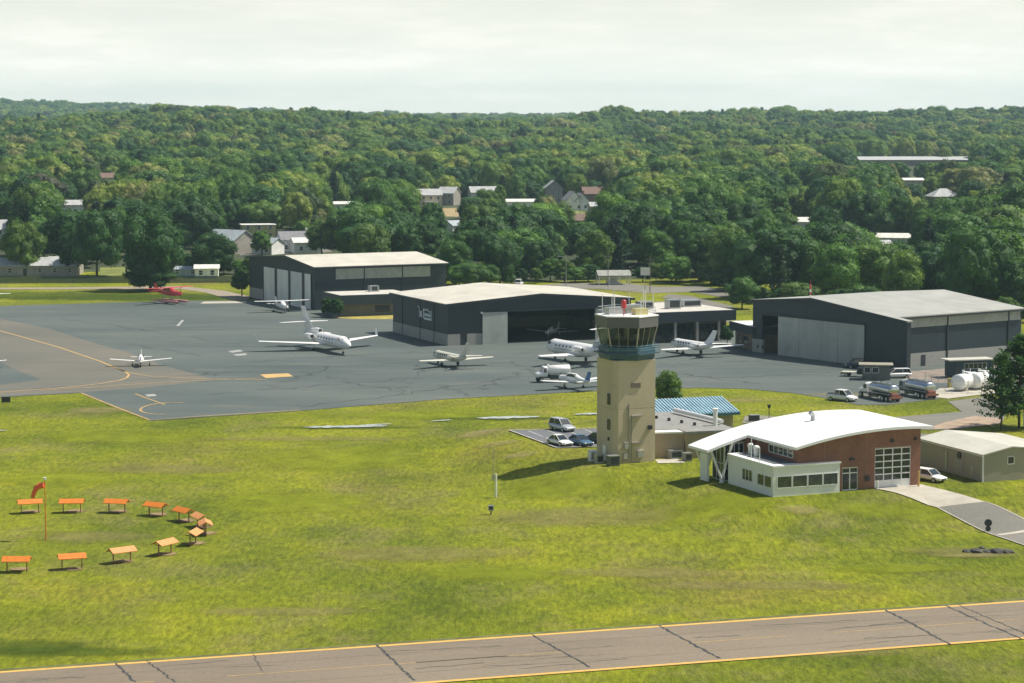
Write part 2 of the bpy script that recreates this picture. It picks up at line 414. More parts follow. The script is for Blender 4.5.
drape('turning_circle_line', strip_polys(pp([(135, 394), (145, 398), (165, 405)]), .4), M_yelf, .078)
drape('orange_patch', [pp([(260, 374.8), (288, 373.6), (293, 376.6), (266, 378.4)])], mat('orange_patch', (.55, .36, .13), .8, var=.2), .062)
for q in ([(145, 395), (154, 394.2), (157, 396), (148, 397)], [(228, 351.5), (240, 350), (243, 351.5), (232, 353)], [(233, 354.8), (246, 353.6), (247, 355.2), (237, 356.3)], [(176, 326), (182, 320), (184, 320.6), (179, 326.5)]):
    drape('pale_patch', [pp(q)], mat('patch_marking', (.36, .37, .34), .8, var=.2, wear=((.16, .18, .17), 1.0, .9)), .062)
M_faint = mat('worn_marking', (.22, .235, .22), .8, var=.2, wear=((.12, .14, .135), 1.0, .9))
drape('concrete_strip', [pp([(204, 301.8), (246, 301.3), (247, 303.2), (200, 303.8)])], M_conc, .066)
drape('grass_island', [pp([(335, 317.5), (345, 314.5), (393, 313), (440, 312.5), (440, 318.5), (395, 319.5), (350, 319.2)])], mat('dry_island_grass', (.36, .30, .06), .95, var=.35, scale=.5, bump=.6), .07)
drape('concrete_strip', [pp([(330, 316), (352, 313.5), (392, 312.8), (392, 313.6), (354, 314.6), (336, 317.2)])], M_conc, .078)

def crack(p0, p1, n=9, j=.35):
    a = Vector(p0); b = Vector(p1); d = (b - a); nn = Vector((-d.y, d.x)).normalized(); out = []
    for i in range(n + 1):
        t = i / n; out.append(tuple(a + d * t + nn * random.uniform(-j, j) * (0 if i in (0, n) else 1)))
    return out
polys = []
for (a, b, c, d, w) in [(30, 390, 250, 371, .18), (185, 370, 215, 376, .2), (250, 362, 420, 352, .15), (210, 395, 420, 378, .2), (300, 408, 560, 372, .16), (380, 365, 590, 348, .14),
                        (270, 388, 330, 366, .2), (392, 396, 432, 358, .16), (480, 390, 520, 372, .18), (590, 375, 640, 384, .2), (660, 372, 760, 384, .22), (300, 372, 400, 392, .2),
                        (150, 330, 300, 322, .14), (60, 318, 240, 345, .14), (660, 366, 800, 358, .14), (700, 380, 830, 372, .16), (120, 343, 200, 356, .2), (420, 372, 520, 361, .15), (440, 385, 470, 396, .2), (515, 365, 545, 378, .2)]:
    n = 12; n = 24; polys += strip_polys(crack(G0(a, b), G0(c, d), n, 1.5), w * 1.0, .9)
drape('crack_seal', polys, M_crack, .070)

# near taxiway (bottom)
A0, A1 = Vector(G0(0, 672)), Vector(G0(1024, 601)); B0, B1 = Vector(G0(420, 683)), Vector(G0(1024, 641))
dirT = (A1 - A0).normalized(); nT = Vector((dirT.y, -dirT.x)); wT = abs((B0 - A0).dot(nT)) * .5 + abs((B1 - A0).dot(nT)) * .5
def T(s, d): p = A0 + dirT * s + nT * d; return (p.x, p.y)
def Tpx(px, py): v = Vector(G0(px, py)) - A0; return v.dot(dirT), v.dot(nT)
drape('taxiway', [[T(-260, 0), T(360, 0), T(360, wT), T(-260, wT)]], M_run, .06)
def longstrip(d, w, s0=-260, s1=360): return [[T(s0, d - w / 2), T(s1, d - w / 2), T(s1, d + w / 2), T(s0, d + w / 2)]]
M_edge = mat('edge_yellow', (.70, .42, .09), .7, var=.15, scale=1.2, wear=((.35, .25, .12), 1.2, .6))
drape('edge_line', longstrip(.3, .55), M_edge, .068); drape('edge_line', longstrip(wT - .3, .55), M_edge, .068)
cl = []
s = -260
while s < 360: cl += longstrip(wT / 2, .16, s, s + random.uniform(9, 26)); s += random.uniform(14, 30)
drape('centre_line', cl, M_yelf, .068)
polys = []
for (a, b, c, d, w) in [(115, 662, 135, 683, .3), (147, 661, 175, 683, .25), (372, 641, 414, 681, .35), (527, 632, 590, 668, .3), (652, 622, 719, 659, .4), (880, 608, 950, 645, .38), (940, 604, 1022, 640, .35), (955, 604, 1040, 641, .2), (-60, 676, -20, 700, .3), (250, 651, 262, 672, .12)]:
    p, q = Tpx(a, b), Tpx(c, d); n = 10
    n = 34; polys += strip_polys(crack(T(p[0], max(.02, p[1])), T(q[0], min(wT - .02, q[1])), n, .13), w * .6, .5)
for k in range(46):
    s0 = random.uniform(-60, 120); d0 = random.uniform(1.5, wT - 1.5); polys += strip_polys(crack(T(s0, d0), T(s0 + random.uniform(3, 11), d0 + random.uniform(-1.2, 1.2)), 10, .2), random.uniform(.03, .09), .6)
drape('crack_seal', polys, M_crack, .075)
drape('taxiway_seam', longstrip(wT * .25, .05) + longstrip(wT * .74, .05), M_crack, .064)
# worn verge
drape('verge', [[T(-260, -1.0), T(360, -.9), T(360, 0), T(-260, 0)]], mat('verge_earth', (.12, .13, .04), .95, var=.4, scale=.7), .03)

# puddles in the swale
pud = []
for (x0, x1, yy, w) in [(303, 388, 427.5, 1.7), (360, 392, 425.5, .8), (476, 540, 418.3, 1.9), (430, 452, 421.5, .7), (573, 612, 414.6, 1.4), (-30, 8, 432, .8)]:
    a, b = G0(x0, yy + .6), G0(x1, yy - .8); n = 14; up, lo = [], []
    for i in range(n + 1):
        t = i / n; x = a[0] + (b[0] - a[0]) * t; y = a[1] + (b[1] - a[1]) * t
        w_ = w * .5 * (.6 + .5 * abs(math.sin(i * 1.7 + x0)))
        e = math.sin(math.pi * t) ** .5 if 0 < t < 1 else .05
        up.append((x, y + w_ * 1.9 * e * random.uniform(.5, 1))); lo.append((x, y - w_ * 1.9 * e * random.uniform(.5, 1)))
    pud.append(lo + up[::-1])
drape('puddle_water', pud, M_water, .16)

# parking lot, roads, drive
PL = pp([(509, 430.8), (597, 428.8), (640, 428), (640, 447), (597, 447.2), (556, 448.2)], 2)
drape('parking_lot', [PL], M_lot, .06)
drape('lot_kerb', strip_polys([PL[0], PL[1], PL[2]], .25) + strip_polys([PL[0], PL[5], PL[4]], .25), M_conc, .14)
st = []
for a, b, c, d in [(528, 431, 543, 437), (547, 430.6, 562, 436), (566, 430.5, 580, 436), (585, 430, 600, 436)]: st += strip_polys(pp([(a, b), (c, d)], 2), .16)
drape('stall_line', st, M_wht, .068)
drive_c = [G0(876, 488.5, 2), G0(921, 484.5, 2), (59.5, 260.5), (52.6, 258.2)]
P1, P2 = G(985, 507.5), G(937, 511); E1, E2 = G(1100, 561), G(1100, 590)
P3, P4 = G(1024, 524.5), G(1024, 547)
drape('concrete_drive', [[G0(874, 488.8, 2), G0(921, 484.8, 2), P1[:2], P2[:2]]], M_conc, .07)
drape('drive', [[P2[:2], P1[:2], P3[:2], E1[:2], E2[:2], P4[:2]]], M_road, .07)
drape('drive_kerb', strip_polys([G0(876, 489.2, 2), P2[:2], P4[:2], E2[:2]], .18) + strip_polys([P1[:2], P3[:2], E1[:2]], .18), M_conc, .10)
a, b = G(998, 536), G(1026, 533.5)
drape('drive_band', strip_polys([a[:2], b[:2], G(1045, 532)[:2]], .7), M_conc, .09)
# service roads behind the brick building
drape('service_road', [pp([(745, 424.5), (800, 420), (880, 413.5), (930, 409.5), (962, 407), (948, 397), (985, 392), (1010, 400), (1002, 418), (960, 424), (930, 425), (905, 424), (860, 424), (800, 430), (742, 432)], .8)], M_road, .075)
drape('gravel_patch', [pp([(925, 424.5), (945, 417.5), (975, 411), (1003, 414), (998, 419.5), (960, 423.5)], .8)], M_dirt, .09)
drape('service_road', [pp([(905, 424), (948, 424), (946, 432), (944, 447), (918, 447), (910, 436)], 1.5)], M_road, .082)
drape('concrete_pad', [pp([(925, 396), (940, 388.5), (1000, 386), (1010, 392), (972, 396), (948, 399)])], M_conc, .07)
drape('gravel_yard', [pp([(905, 372), (1100, 356), (1100, 376), (985, 384), (930, 383), (905, 380)])], mat('yard_gravel', (.24, .2, .16), .95, var=.3, scale=.6), .062)
bx = G(860, 420)
# far roads
drape('access_road', [pp([(512, 287), (560, 283.8), (620, 283), (660, 287), (700, 286.5), (738, 292), (742, 297), (720, 297), (690, 292), (650, 293.5), (600, 289), (540, 289.5), (512, 291)])], M_road, .06)
drape('concrete_path', [pp([(668, 294.2), (690, 296), (735, 307), (728, 309), (700, 301.5), (662, 298)])], M_road, .07)
drape('back_lot', [pp([(640, 303), (690, 300), (735, 309), (730, 322), (640, 322)])], M_road, .056)
drape('service_track', [pp([(-120, 288), (60, 287.6), (180, 286.2), (225, 291), (250, 296.5), (248, 300), (232, 300), (205, 292.5), (180, 289.2), (60, 289.3), (-120, 290)])], mat('track_gravel', (.30, .25, .19), .95, var=.2), .05)


def soft_mat(name, col, strength, scale=.5):
    m, n, b = nt(name); t = noisetex(n, scale * 2.2, 8, rough=.8)
    lo = tuple(.6 * c for c in col); hi = tuple(1.45 * c for c in col)
    L(n, ramp(n, t.outputs[0], [(.35, lo), (.65, hi)]).outputs[0], b.inputs['Base Color']); b.inputs['Roughness'].default_value = .95; b.inputs['Specular IOR Level'].default_value = .1
    at_ = N(n, 'ShaderNodeAttribute'); at_.attribute_name = 'fade'
    t2 = noisetex(n, scale, 9, stretch=(1.2, .6, 1), rough=.8)
    ad = N(n, 'ShaderNodeMath', operation='MULTIPLY_ADD'); ad.inputs[1].default_value = 3.4; ad.inputs[2].default_value = -1.7; L(n, t2.outputs[0], ad.inputs[0])
    a2 = N(n, 'ShaderNodeMath', operation='ADD'); L(n, ad.outputs[0], a2.inputs[0])
    a3 = N(n, 'ShaderNodeMath', operation='MULTIPLY_ADD'); a3.inputs[1].default_value = 3.2; a3.inputs[2].default_value = -1.15; L(n, at_.outputs['Fac'], a3.inputs[0]); L(n, a3.outputs[0], a2.inputs[1])
    cl_ = N(n, 'ShaderNodeClamp'); L(n, a2.outputs[0], cl_.inputs[0])
    m2 = N(n, 'ShaderNodeMath', operation='MULTIPLY'); m2.inputs[1].default_value = strength; L(n, cl_.outputs[0], m2.inputs[0])
    L(n, m2.outputs[0], b.inputs['Alpha']); return m
S_lime = soft_mat('lush_grass', (.225, .265, .018), .55, .09); S_dry = soft_mat('dry_grass', (.27, .235, .09), .36, .12); S_dark = soft_mat('dark_wet_grass', (.07, .11, .014), .5, .16)
S_earth = soft_mat('bare_soil', (.30, .22, .12), .9, .6); S_straw = soft_mat('straw_grass', (.33, .28, .12), .38, .25)
pz = [0]
def patch(name, px, py, rx, ry, m, tilt=0.0):
    c = Vector(G(px, py)[:2]); ax = rx * c.y / FPX; ay = ry * c.y * c.y / (FPX * CAMZ); off = .012 + .0017 * pz[0]; pz[0] += 1
    nr = max(4, int(max(ax, ay) / 1.4)); nr = min(nr, 22); na = 40; vs = []; fd = []
    def P(r_, a): x = c.x + ax * r_ * math.cos(a); y = c.y + ay * r_ * math.sin(a) + tilt * ax * r_ * math.cos(a); return (x, y, H(x, y) + off + (.04 if 225 < y < 360 and -30 < x < 140 else 0))
    vs.append(P(0, 0)); fd.append(1.0)
    for i in range(1, nr + 1):
        for k in range(na):
            vs.append(P(i / nr, 2 * math.pi * k / na)); fd.append(1 - i / nr)
    fs_ = [(0, 1 + k, 1 + (k + 1) % na) for k in range(na)]
    for i in range(nr - 1):
        for k in range(na):
            a_, b_ = 1 + i * na + k, 1 + i * na + (k + 1) % na; fs_.append((a_, a_ + na, b_ + na, b_))
    me = bpy.data.meshes.new(name); me.from_pydata(vs, [], fs_); me.materials.append(m); at_ = me.attributes.new('fade', 'FLOAT', 'POINT'); at_.data.foreach_set('value', fd)
    o = bpy.data.objects.new(name, me); COL.objects.link(o); struct(o); return o
for q in [(130, 438, 150, 12), (330, 458, 190, 24), (300, 505, 170, 22), (700, 512, 150, 16), (900, 515, 120, 10), (420, 416, 240, 7), (60, 480, 120, 16), (560, 490, 120, 14), (500, 575, 140, 14), (900, 570, 120, 8)]: patch('lush_grass', *q, S_lime)
for q in [(420, 555, 200, 16), (580, 520, 190, 18), (280, 612, 170, 8), (760, 588, 220, 9), (300, 441, 190, 5), (960, 556, 110, 9), (640, 575, 160, 10), (170, 470, 120, 9), (800, 655, 260, 10), (90, 540, 130, 10)]: patch('dry_grass', *q, S_dry)
for q in [(90, 296, 330, 8), (150, 298, 260, 6), (60, 652, 220, 10), (350, 428, 150, 3.5), (510, 419.5, 130, 3.5), (30, 650, 130, 14)]: patch('dark_grass', *q, S_dark)
for q in [(98, 411, 60, 6), (840, 395.5, 60, 3), (800, 512, 40, 5), (730, 402, 70, 4), (960, 560, 60, 3)]: patch('straw_grass', *q, S_straw)
for q in [(478, 436, 44, 4), (500, 446, 40, 4), (520, 456, 34, 4)]: patch('straw_track', *q, S_straw)

# ------------------------------------------------------------------ helpers for lines on facades
def tline(P0, ang, px):
    """distance along a wall line (from P0, heading ang) that is seen at image column px"""
    k = (px - 512) / FPX; c, s_ = math.cos(ang), math.sin(ang)
    # x = k*(y*cp + CAMZ*sp) for ground points
    return (k * (P0[1] * cp + CAMZ * sp) - P0[0]) / (c - k * s_ * cp)
def slab_gable(mb, x0, x1, y0, y1, r, ze0, ze1, zr, th=.3, along='y'):
    """gable roof slab; profile across x (ridge at r, along y) or across y (along='x')"""
    if along == 'y':
        mb.prism([(x0, ze0), (r, zr), (x1, ze1), (x1, ze1 + th), (r, zr + th), (x0, ze0 + th)], y0, y1, axis='y')
    else:
        mb.prism([(y0, ze0), (r, zr), (y1, ze1), (y1, ze1 + th), (r, zr + th), (y0, ze0 + th)], x0, x1, axis='x')

# ------------------------------------------------------------------ centre hangar
A23 = R(23)
P0 = G0(448, 346)
hc = thing('hangar', 'dark slate hangar with open front, pale low-pitched roof and white sign on its left wall', 'hangar', (*P0, 0), A23, 'airfield hangars')
W_, D_, E_, RZ = 40.6, 32.0, 8.2, 9.7; t0 = 7.4; t1 = 12.8; t2 = 32.4; t3 = 37.6; OH = 6.4
w = MB(); th = .35
def zc(x): return E_ + (RZ - E_) * (1 - abs(x - 20.3) / 20.3)
w.prism([(0, 2.3), (t1, 2.3), (t1, zc(t1)), (0, E_)], 0, th, axis='y')
w.prism([(t2, 2.3), (W_, 2.3), (W_, E_), (t2, zc(t2))], 0, th, axis='y')
w.prism([(t1, OH), (t2, OH), (t2, zc(t2)), (20.3, RZ), (t1, zc(t1))], 0, th, axis='y')
w.prism([(0, 2.3), (W_, 2.3), (W_, E_), (20.3, RZ), (0, E_)], D_ - th, D_, axis='y')
w.build('front_wall', M_darkbl, hc)
boxes('side_wall', M_darkbl2, hc, (0, th, th, D_ - th, 2.3, E_), (W_ - th, W_, th, D_ - th, 2.3, E_))
boxes('block_base', M_block, hc, (-.06, 2.6, -.06, .4, 0, 2.3), (4.1, t0 + .3, -.06, .4, 0, 2.3), (t3 - .3, W_ + .06, -.06, .4, 0, 2.3), (-.06, .4, .4, D_, 0, 2.3), (W_ - .4, W_ + .06, .4, D_, 0, 2.3), (.4, W_ - .4, D_ - .4, D_, 0, 2.3))
w = MB(); w.box(2.6, 4.1, .05, .2, 0, 2.3); w.build('side_door', M_dark, hc)
w = MB(); slab_gable(w, -.6, W_ + .6, -.5, D_ + .5, 20.3, E_ + .02, E_ + .02, RZ + .05, .25); w.build('roof', M_roofw, hc)
w = MB(); slab_gable(w, -.66, W_ + .66, -.62, -.5, 20.3, E_ - .25, E_ - .25, RZ - .22, .5); w.box(-.72, -.6, -.62, D_ + .5, E_ - .12, E_ + .16)
w.build('fascia', M_darkbl3, hc)
for a, b in ((t0, t1), (t2, t3)):
    w = MB(); w.box(a, b, -.3, -.1, .05, OH + .1); w.build('sliding_door', M_door, hc)
w = MB(); w.box(t0 - .3, t3 + .3, -.36, -.05, OH + .1, OH + .35); w.build('door_track', M_darkbl3, hc)
boxes('downpipe', M_dark, hc, (-.14, 0, 7.5, 7.7, 0, E_), (-.14, 0, 15.5, 15.7, 0, E_), (-.14, 0, 26, 26.2, 0, E_), (-.14, 0, -.08, .1, 2.3, E_))
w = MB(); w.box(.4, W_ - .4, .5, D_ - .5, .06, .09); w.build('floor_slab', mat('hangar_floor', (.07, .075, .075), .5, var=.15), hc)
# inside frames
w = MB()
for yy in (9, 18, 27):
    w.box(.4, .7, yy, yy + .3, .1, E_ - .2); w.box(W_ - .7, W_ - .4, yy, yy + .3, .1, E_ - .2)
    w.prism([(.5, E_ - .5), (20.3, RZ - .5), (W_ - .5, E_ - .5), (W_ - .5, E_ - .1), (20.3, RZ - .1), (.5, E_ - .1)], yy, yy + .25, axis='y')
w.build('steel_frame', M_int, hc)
w = MB()
# pale company mark high on the left wall: slanting bar, open frame and two rows of blocks
y0 = tline(P0, A23 + R(90), 432.5); y1 = tline(P0, A23 + R(90), 419.5)
def sg(a, b, z0_, z1_): w.box(-.10, -.02, y0 + (y1 - y0) * a, y0 + (y1 - y0) * b, z0_, z1_)
sg(.93, 1.0, 4.6, 6.6); sg(.80, .93, 4.6, 5.9); sg(.62, .68, 4.5, 6.5); sg(.05, .60, 4.3, 4.7); sg(.05, .11, 4.4, 6.3)
for k in range(5): sg(.16 + k * .09, .22 + k * .09, 5.0, 5.6)
sg(.3, .62, 6.2, 6.45); sg(.16, .3, 5.95, 6.15); sg(1.0, 1.12, 6.6, 6.75)
w.build('sign', mat('sign_white', (.62, .68, .70), .5), hc)
w = MB(); w.box(7.0, 7.4, -.4, -.1, OH - .1, OH + .25); w.build('wall_lamp', M_white, hc)

# ------------------------------------------------------------------ left hangar (doors face left)
AL = R(26.5); PLh = G0(315, 310.5)
hl = thing('hangar', 'dark slate hangar with four tall pale closed doors facing left, furthest hangar', 'hangar', (*PLh, 0), AL, 'airfield hangars')
ty = lambda px: tline(PLh, AL + R(90), px)
WY = ty(249.5); LX = tline(PLh, AL, 446); EV, RV, RY = 10.1, 11.8, ty(287)
dr = [(ty(275.5), ty(264.5)), (ty(289.2), ty(277.8)), (ty(302.8), ty(291.2)), (ty(311.5), ty(305.2))]
def zl(y): return EV + (RV - EV) * (y / RY if y < RY else (WY - y) / (WY - RY))
w = MB(); th = .35; ylo, yhi = dr[3][0] - .3, dr[0][1] + .3; DH = 8.4
w.prism([(0, 0), (ylo, 0), (ylo, zl(ylo)), (0, EV)], 0, th, axis='x'); w.prism([(yhi, 2.6), (WY, 2.6), (WY, EV), (yhi, zl(yhi))], 0, th, axis='x')
w.prism([(ylo, DH), (yhi, DH), (yhi, zl(yhi)), (RY, RV), (ylo, zl(ylo))], 0, th, axis='x')
w.prism([(0, 0), (WY, 0), (WY, EV), (RY, RV), (0, EV)], LX - th, LX, axis='x')
w.build('gable_wall', M_darkbl2, hl)
boxes('long_wall', M_darkbl, hl, (th, LX - th, 0, th, 0, EV), (th, LX - th, WY - th, WY, 0, EV))
w = MB(); w.box(.02, .4, yhi, WY + .04, 0, 2.6); w.build('block_base', M_block, hl)
for a, b in dr: w = MB(); w.box(-.12, .12, a, b, .05, DH); w.build('hangar_door', M_door2, hl)
for a, b in zip([ylo, dr[3][1], dr[2][1], dr[1][1], dr[0][1]], [dr[3][0], dr[2][0], dr[1][0], dr[0][0], yhi]):
    if b - a > .05: boxes('door_post', M_darkbl3, hl, (-.2, .15, a, b, 0, DH))
w = MB(); w.prism([(-.6, EV + .02), (RY, RV + .06), (WY + .6, EV + .02), (WY + .6, EV + .25), (RY, RV + .3), (-.6, EV + .25)], -.5, LX + .5, axis='x'); w.build('roof', M_roofw, hl)
w = MB(); w.prism([(-.66, EV - .25), (RY, RV - .22), (WY + .66, EV - .25), (WY + .66, EV + .22), (RY, RV + .26), (-.66, EV + .22)], -.62, -.5, axis='x'); w.box(-.5, LX + .5, -.7, -.6, EV - .15, EV + .14); w.build('fascia', M_darkbl3, hl)
xa = tline(PLh, AL, 336)
w = MB(); w.box(xa, LX - 4.2, -.08, 0, EV - 2.9, EV - .4); w.build('translucent_strip', M_strip, hl)
for px in (364, 402): x = tline(PLh, AL, px); boxes('downpipe', M_dark, hl, (x, x + .25, -.16, 0, 0, EV))

# lean-to office in front of it
PO = G0(340, 317.5)
lo = thing('office_wing', 'low flat-roofed slate office wing with deep fascia between the left and centre hangars', 'building', (*PO, 0), A23)
Lw = tline(PO, A23, 396) + 4
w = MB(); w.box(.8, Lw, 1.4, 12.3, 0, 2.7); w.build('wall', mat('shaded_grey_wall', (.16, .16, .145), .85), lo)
w = MB(); w.box(0, Lw, 0, 12.5, 2.7, 5.0); w.build('fascia', M_darkbl, lo)
w = MB(); w.box(.3, Lw - .3, .3, 12.2, 4.85, 5.03); w.build('roof', mat('flat_roof', (.56, .54, .47), .7, var=.15, wear=((.4, .36, .3), .3, .6)), lo)
window(lo, 'S', 1.4, 9, Lw - 5, .9, 2.3, 8, 1, M_dark)
for px in (382,):
    x = tline(PO, A23, px); w = MB(); w.box(x, x + 2.2, 8, 9.8, 5.03, 6.4); w.box(x + .4, x + 1.8, 7.9, 8.02, 5.3, 6.2, 1); w.build('roof_unit', [M_metal, M_dark], lo)

# ------------------------------------------------------------------ right hangar
PR = Vector(G0(752.5, 351.8)); PRn = Vector(G0(906.4, 371)); AR = math.atan2((PRn - PR).y, (PRn - PR).x); WR = (PRn - PR).length
hr = thing('hangar', 'dark slate hangar with wide grey sliding doors and large grey roof behind the fuel trucks', 'hangar', (PR.x, PR.y, 0), AR, 'airfield hangars')
tr = lambda px: tline(PR, AR, px)
WM = WR - 4.0; DR = 36; BD = 1.0
PRs = PR + (PRn - PR).normalized() * WM; DR = tline(PRs, AR + R(90), 1020.5)
rx, rz = 17.0, 11.4
def zr_(x): return rz - (rx - x) * .085 if x < rx else rz - (x - rx) * .103
oa, ob, oc = tr(762), tr(778.8), tr(864.8); DHr = 7.4
w = MB(); th = .35
w.prism([(0, 2.6), (oa, 2.6), (oa, zr_(oa)), (0, zr_(0))], 0, th, axis='y')
w.prism([(oc, 0), (WR, 0), (WR, zr_(WR)), (oc, zr_(oc))], 0, th, axis='y')
w.prism([(oa, DHr), (oc, DHr), (oc, zr_(oc)), (rx, rz), (oa, zr_(oa))], 0, th, axis='y')
w.prism([(0, 0), (WM, 0), (WM, zr_(WM)), (rx, rz), (0, zr_(0))], DR - th, DR, axis='y')
w.box(WM, WR, BD - .3, BD, 0, zr_(WR) - .05); w.build('front_wall', M_darkbl, hr)
boxes('side_wall', M_darkbl2, hr, (0, th, th, DR, 0, zr_(0)), (WM - th, WM, BD, DR - th, 2.5, zr_(WM)), (WR - th, WR, th, BD - .3, 0, zr_(WR) - .1))
boxes('block_base', M_block, hr, (-.06, 1.2, -.06, .4, 0, 2.6), (oa - 1.8, oa + .2, -.08, .5, 0, 2.6), (WM - .4, WM + .06, BD, DR + .06, 0, 2.5))
for px in (762.8, 767.5): x = tr(px) - 1.6; boxes('wall_vent', M_dark, hr, (x, x + .5, -.12, -.08, .9, 1.5))
edges = [ob, tr(799.5), tr(823), tr(838.5), oc]
for a, b in zip(edges, edges[1:]): w = MB(); w.box(a + .04, b - .04, -.32, -.12, .05, DHr + .1); w.build('sliding_door', M_door, hr)
w = MB(); w.box(oa, oc, -.34, -.05, DHr + .1, DHr + .4); w.build('door_track', M_darkbl3, hr)
w = MB(); w.prism([(-.5, zr_(0) + .02), (rx, rz + .05), (WM + .7, zr_(WM) + .02 - .07), (WM + .7, zr_(WM) + .2), (rx, rz + .3), (-.5, zr_(0) + .26)], BD + .001, DR + .5, axis='y')
w.prism([(-.5, zr_(0) + .02), (rx, rz + .05), (WR + .5, zr_(WR) + .02 - .05), (WR + .5, zr_(WR) + .22), (rx, rz + .3), (-.5, zr_(0) + .26)], -.5, BD, axis='y'); w.build('roof', M_roofg, hr)
w = MB(); w.prism([(-.55, zr_(0) - .3), (rx, rz - .28), (WR + .55, zr_(WR) - .35), (WR + .55, zr_(WR) + .18), (rx, rz + .27), (-.55, zr_(0) + .22)], -.64, -.5, axis='y'); w.box(WM + .6, WM + .72, BD, DR + .5, zr_(WM) - .3, zr_(WM) + .02)
w.build('fascia', M_darkbl3, hr)
w = MB(); w.box(WM, WM + .08, BD + .1, DR - .4, zr_(WM) - 2.0, zr_(WM) - .35); w.build('translucent_strip', M_strip, hr)
for px in (946, 1007): y = tline(PRs, AR + R(90), px); boxes('downpipe', M_dark, hr, (WM, WM + .2, y, y + .28, 0, zr_(WM)))
w = MB(); yy = tline(PRs, AR + R(90), 921); w.box(WM + .05, WM + .15, yy, yy + 1.0, 0, 2.1); w.build('side_door', M_dark, hr)
w = MB(); w.box(.5, WM - .5, .5, DR - .5, .06, .09); w.build('floor_slab', MATS['hangar_floor'], hr)
mast = thing('obstruction_mast', 'short red and white banded mast on the right hangar ridge', 'mast', (*G0(797, 291, 11.5), 11.3))
px_, py_ = PR + Vector((math.cos(AR), math.sin(AR))) * 13 + Vector((-math.sin(AR), math.cos(AR))) * 3
mast.location = (px_, py_, zr_(13) + .2)
w = MB()
for k in range(4): w.cyl((0, 0, k * .55), (0, 0, k * .55 + .55), .13, mi=k % 2)
w.cyl((0, 0, 2.2), (0, 0, 3.4), .04, mi=1); w.build('pole', [M_white, M_red], mast)
w = MB(); w.ell((0, 0, 2.3), (.22, .22, .22)); w.build('lamp', M_red, mast)

# ------------------------------------------------------------------ terminal buildings right of centre hangar
PT = Vector(G0(736, 340.5)); u23 = Vector((math.cos(A23), math.sin(A23))); v23 = Vector((-math.sin(A23), math.cos(A23)))
LT = 21.5; PT0 = PT - u23 * LT
tm = thing('terminal_building', 'low flat-roofed terminal with deep slate fascia and rooftop units behind the control tower', 'building', (PT0.x, PT0.y, 0), A23)
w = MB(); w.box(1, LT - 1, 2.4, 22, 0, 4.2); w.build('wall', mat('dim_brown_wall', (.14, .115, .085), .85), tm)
w = MB(); w.box(0, LT, 0, 23, 4.2, 6.3); w.build('fascia', M_darkbl, tm)
w = MB(); w.box(.4, LT - .4, .4, 22.6, 6.1, 6.33); w.build('roof', MATS['flat_roof'], tm)
for x in (2.5, 7.5, 12.5, 17.5): w = MB(); w.box(x, x + .45, .2, .6, 0, 4.2); w.build('column', M_block, tm)
window(tm, 'S', 2.4, 1.5, 13, .3, 3.6, 8, 1, M_dark); window(tm, 'S', 2.4, 14.5, 20, .2, 3.4, 4, 1, M_dark)
for x, y, a, b, h in ((4, 9, 3.2, 2.2, 1.5), (9.6, 7, 2.8, 2, 1.9), (14.5, 10, 4.2, 3, 1.4), (17.5, 14, 2.5, 2, .9), (2.4, 15, 2, 2, 1.2)):
    w = MB(); w.box(x, x + a, y, y + b, 6.33, 6.33 + h); w.box(x + .3, x + a - .3, y - .06, y, 6.6, 6.1 + h, 1); w.build('roof_unit', [M_metal, M_dark], tm)
PT2 = Vector(G0(729, 346)); PT3 = Vector(G0(752, 352.5)); a2 = math.atan2((PT3 - PT2).y, (PT3 - PT2).x); l2 = (PT3 - PT2).length
lk = thing('link_building', 'low link building with brown wall and white roof against the right hangar', 'building', (PT2.x, PT2.y, 0), a2)
w = MB(); w.box(.3, l2 - .3, 1.2, 6, 0, 3.4); w.build('wall', mat('brown_wall', (.20, .15, .11), .85), lk)
w = MB(); w.box(0, l2 - .2, 0, 6.4, 3.4, 5.0); w.build('fascia', M_darkbl, lk)
w = MB(); w.box(.3, l2 - .5, .3, 6.1, 4.9, 5.04); w.build('roof', M_whroof, lk)
window(lk, 'S', 1.2, 2, 4.2, .9, 2.5, 1, 1, M_dark); window(lk, 'S', 1.2, 5.2, 7.6, .9, 2.5, 1, 1, M_dark)

# ------------------------------------------------------------------ control tower
PTW = Vector(G0(614.5, 464, MH)); TA = R(23)
tw = thing('control_tower', 'tall tan airport control tower with glazed hexagonal cab and blue balcony', 'control tower', (PTW.x, PTW.y, MH), TA)
SX, SY, SZ = 5.7, 5.3, 13.1
w = MB(); ch = .5
w.prism([(ch, 0), (SX, 0), (SX, SY), (0, SY), (0, ch)], -1.0, 6.9); w.prism([(ch, 0), (SX, 0), (SX, SY), (0, SY), (0, ch)], 6.97, SZ)
w.prism([(ch + .05, .06), (SX - .06, .06), (SX - .06, SY - .06), (.06, SY - .06), (.06, ch + .05)], 6.89, 6.98); w.build('shaft', M_tan, tw)
ccx, ccy = SX / 2 + .05, SY / 2
def hexr(r, z, rot=R(-10) - TA): return [(ccx + r * math.cos(rot - k * math.pi / 3), ccy + r * math.sin(rot - k * math.pi / 3), z) for k in range(6)]
w = MB(); w.loft([hexr(3.45, SZ), hexr(3.6, SZ + .25), hexr(3.6, SZ + 1.6)]); w.build('balcony_skirt', M_blued, tw)
w = MB(); w.loft([hexr(4.25, SZ + .75), hexr(4.25, SZ + .9)]); bal = w.build('balcony_deck', M_blued, tw)
w = MB()
for zz, rr in ((SZ + 1.35, .035), (SZ + 1.9, .045), (SZ + 1.62, .03)):
    h = hexr(4.2, zz)
    for k in range(6): w.cyl(h[k], h[(k + 1) % 6], rr, n=6)
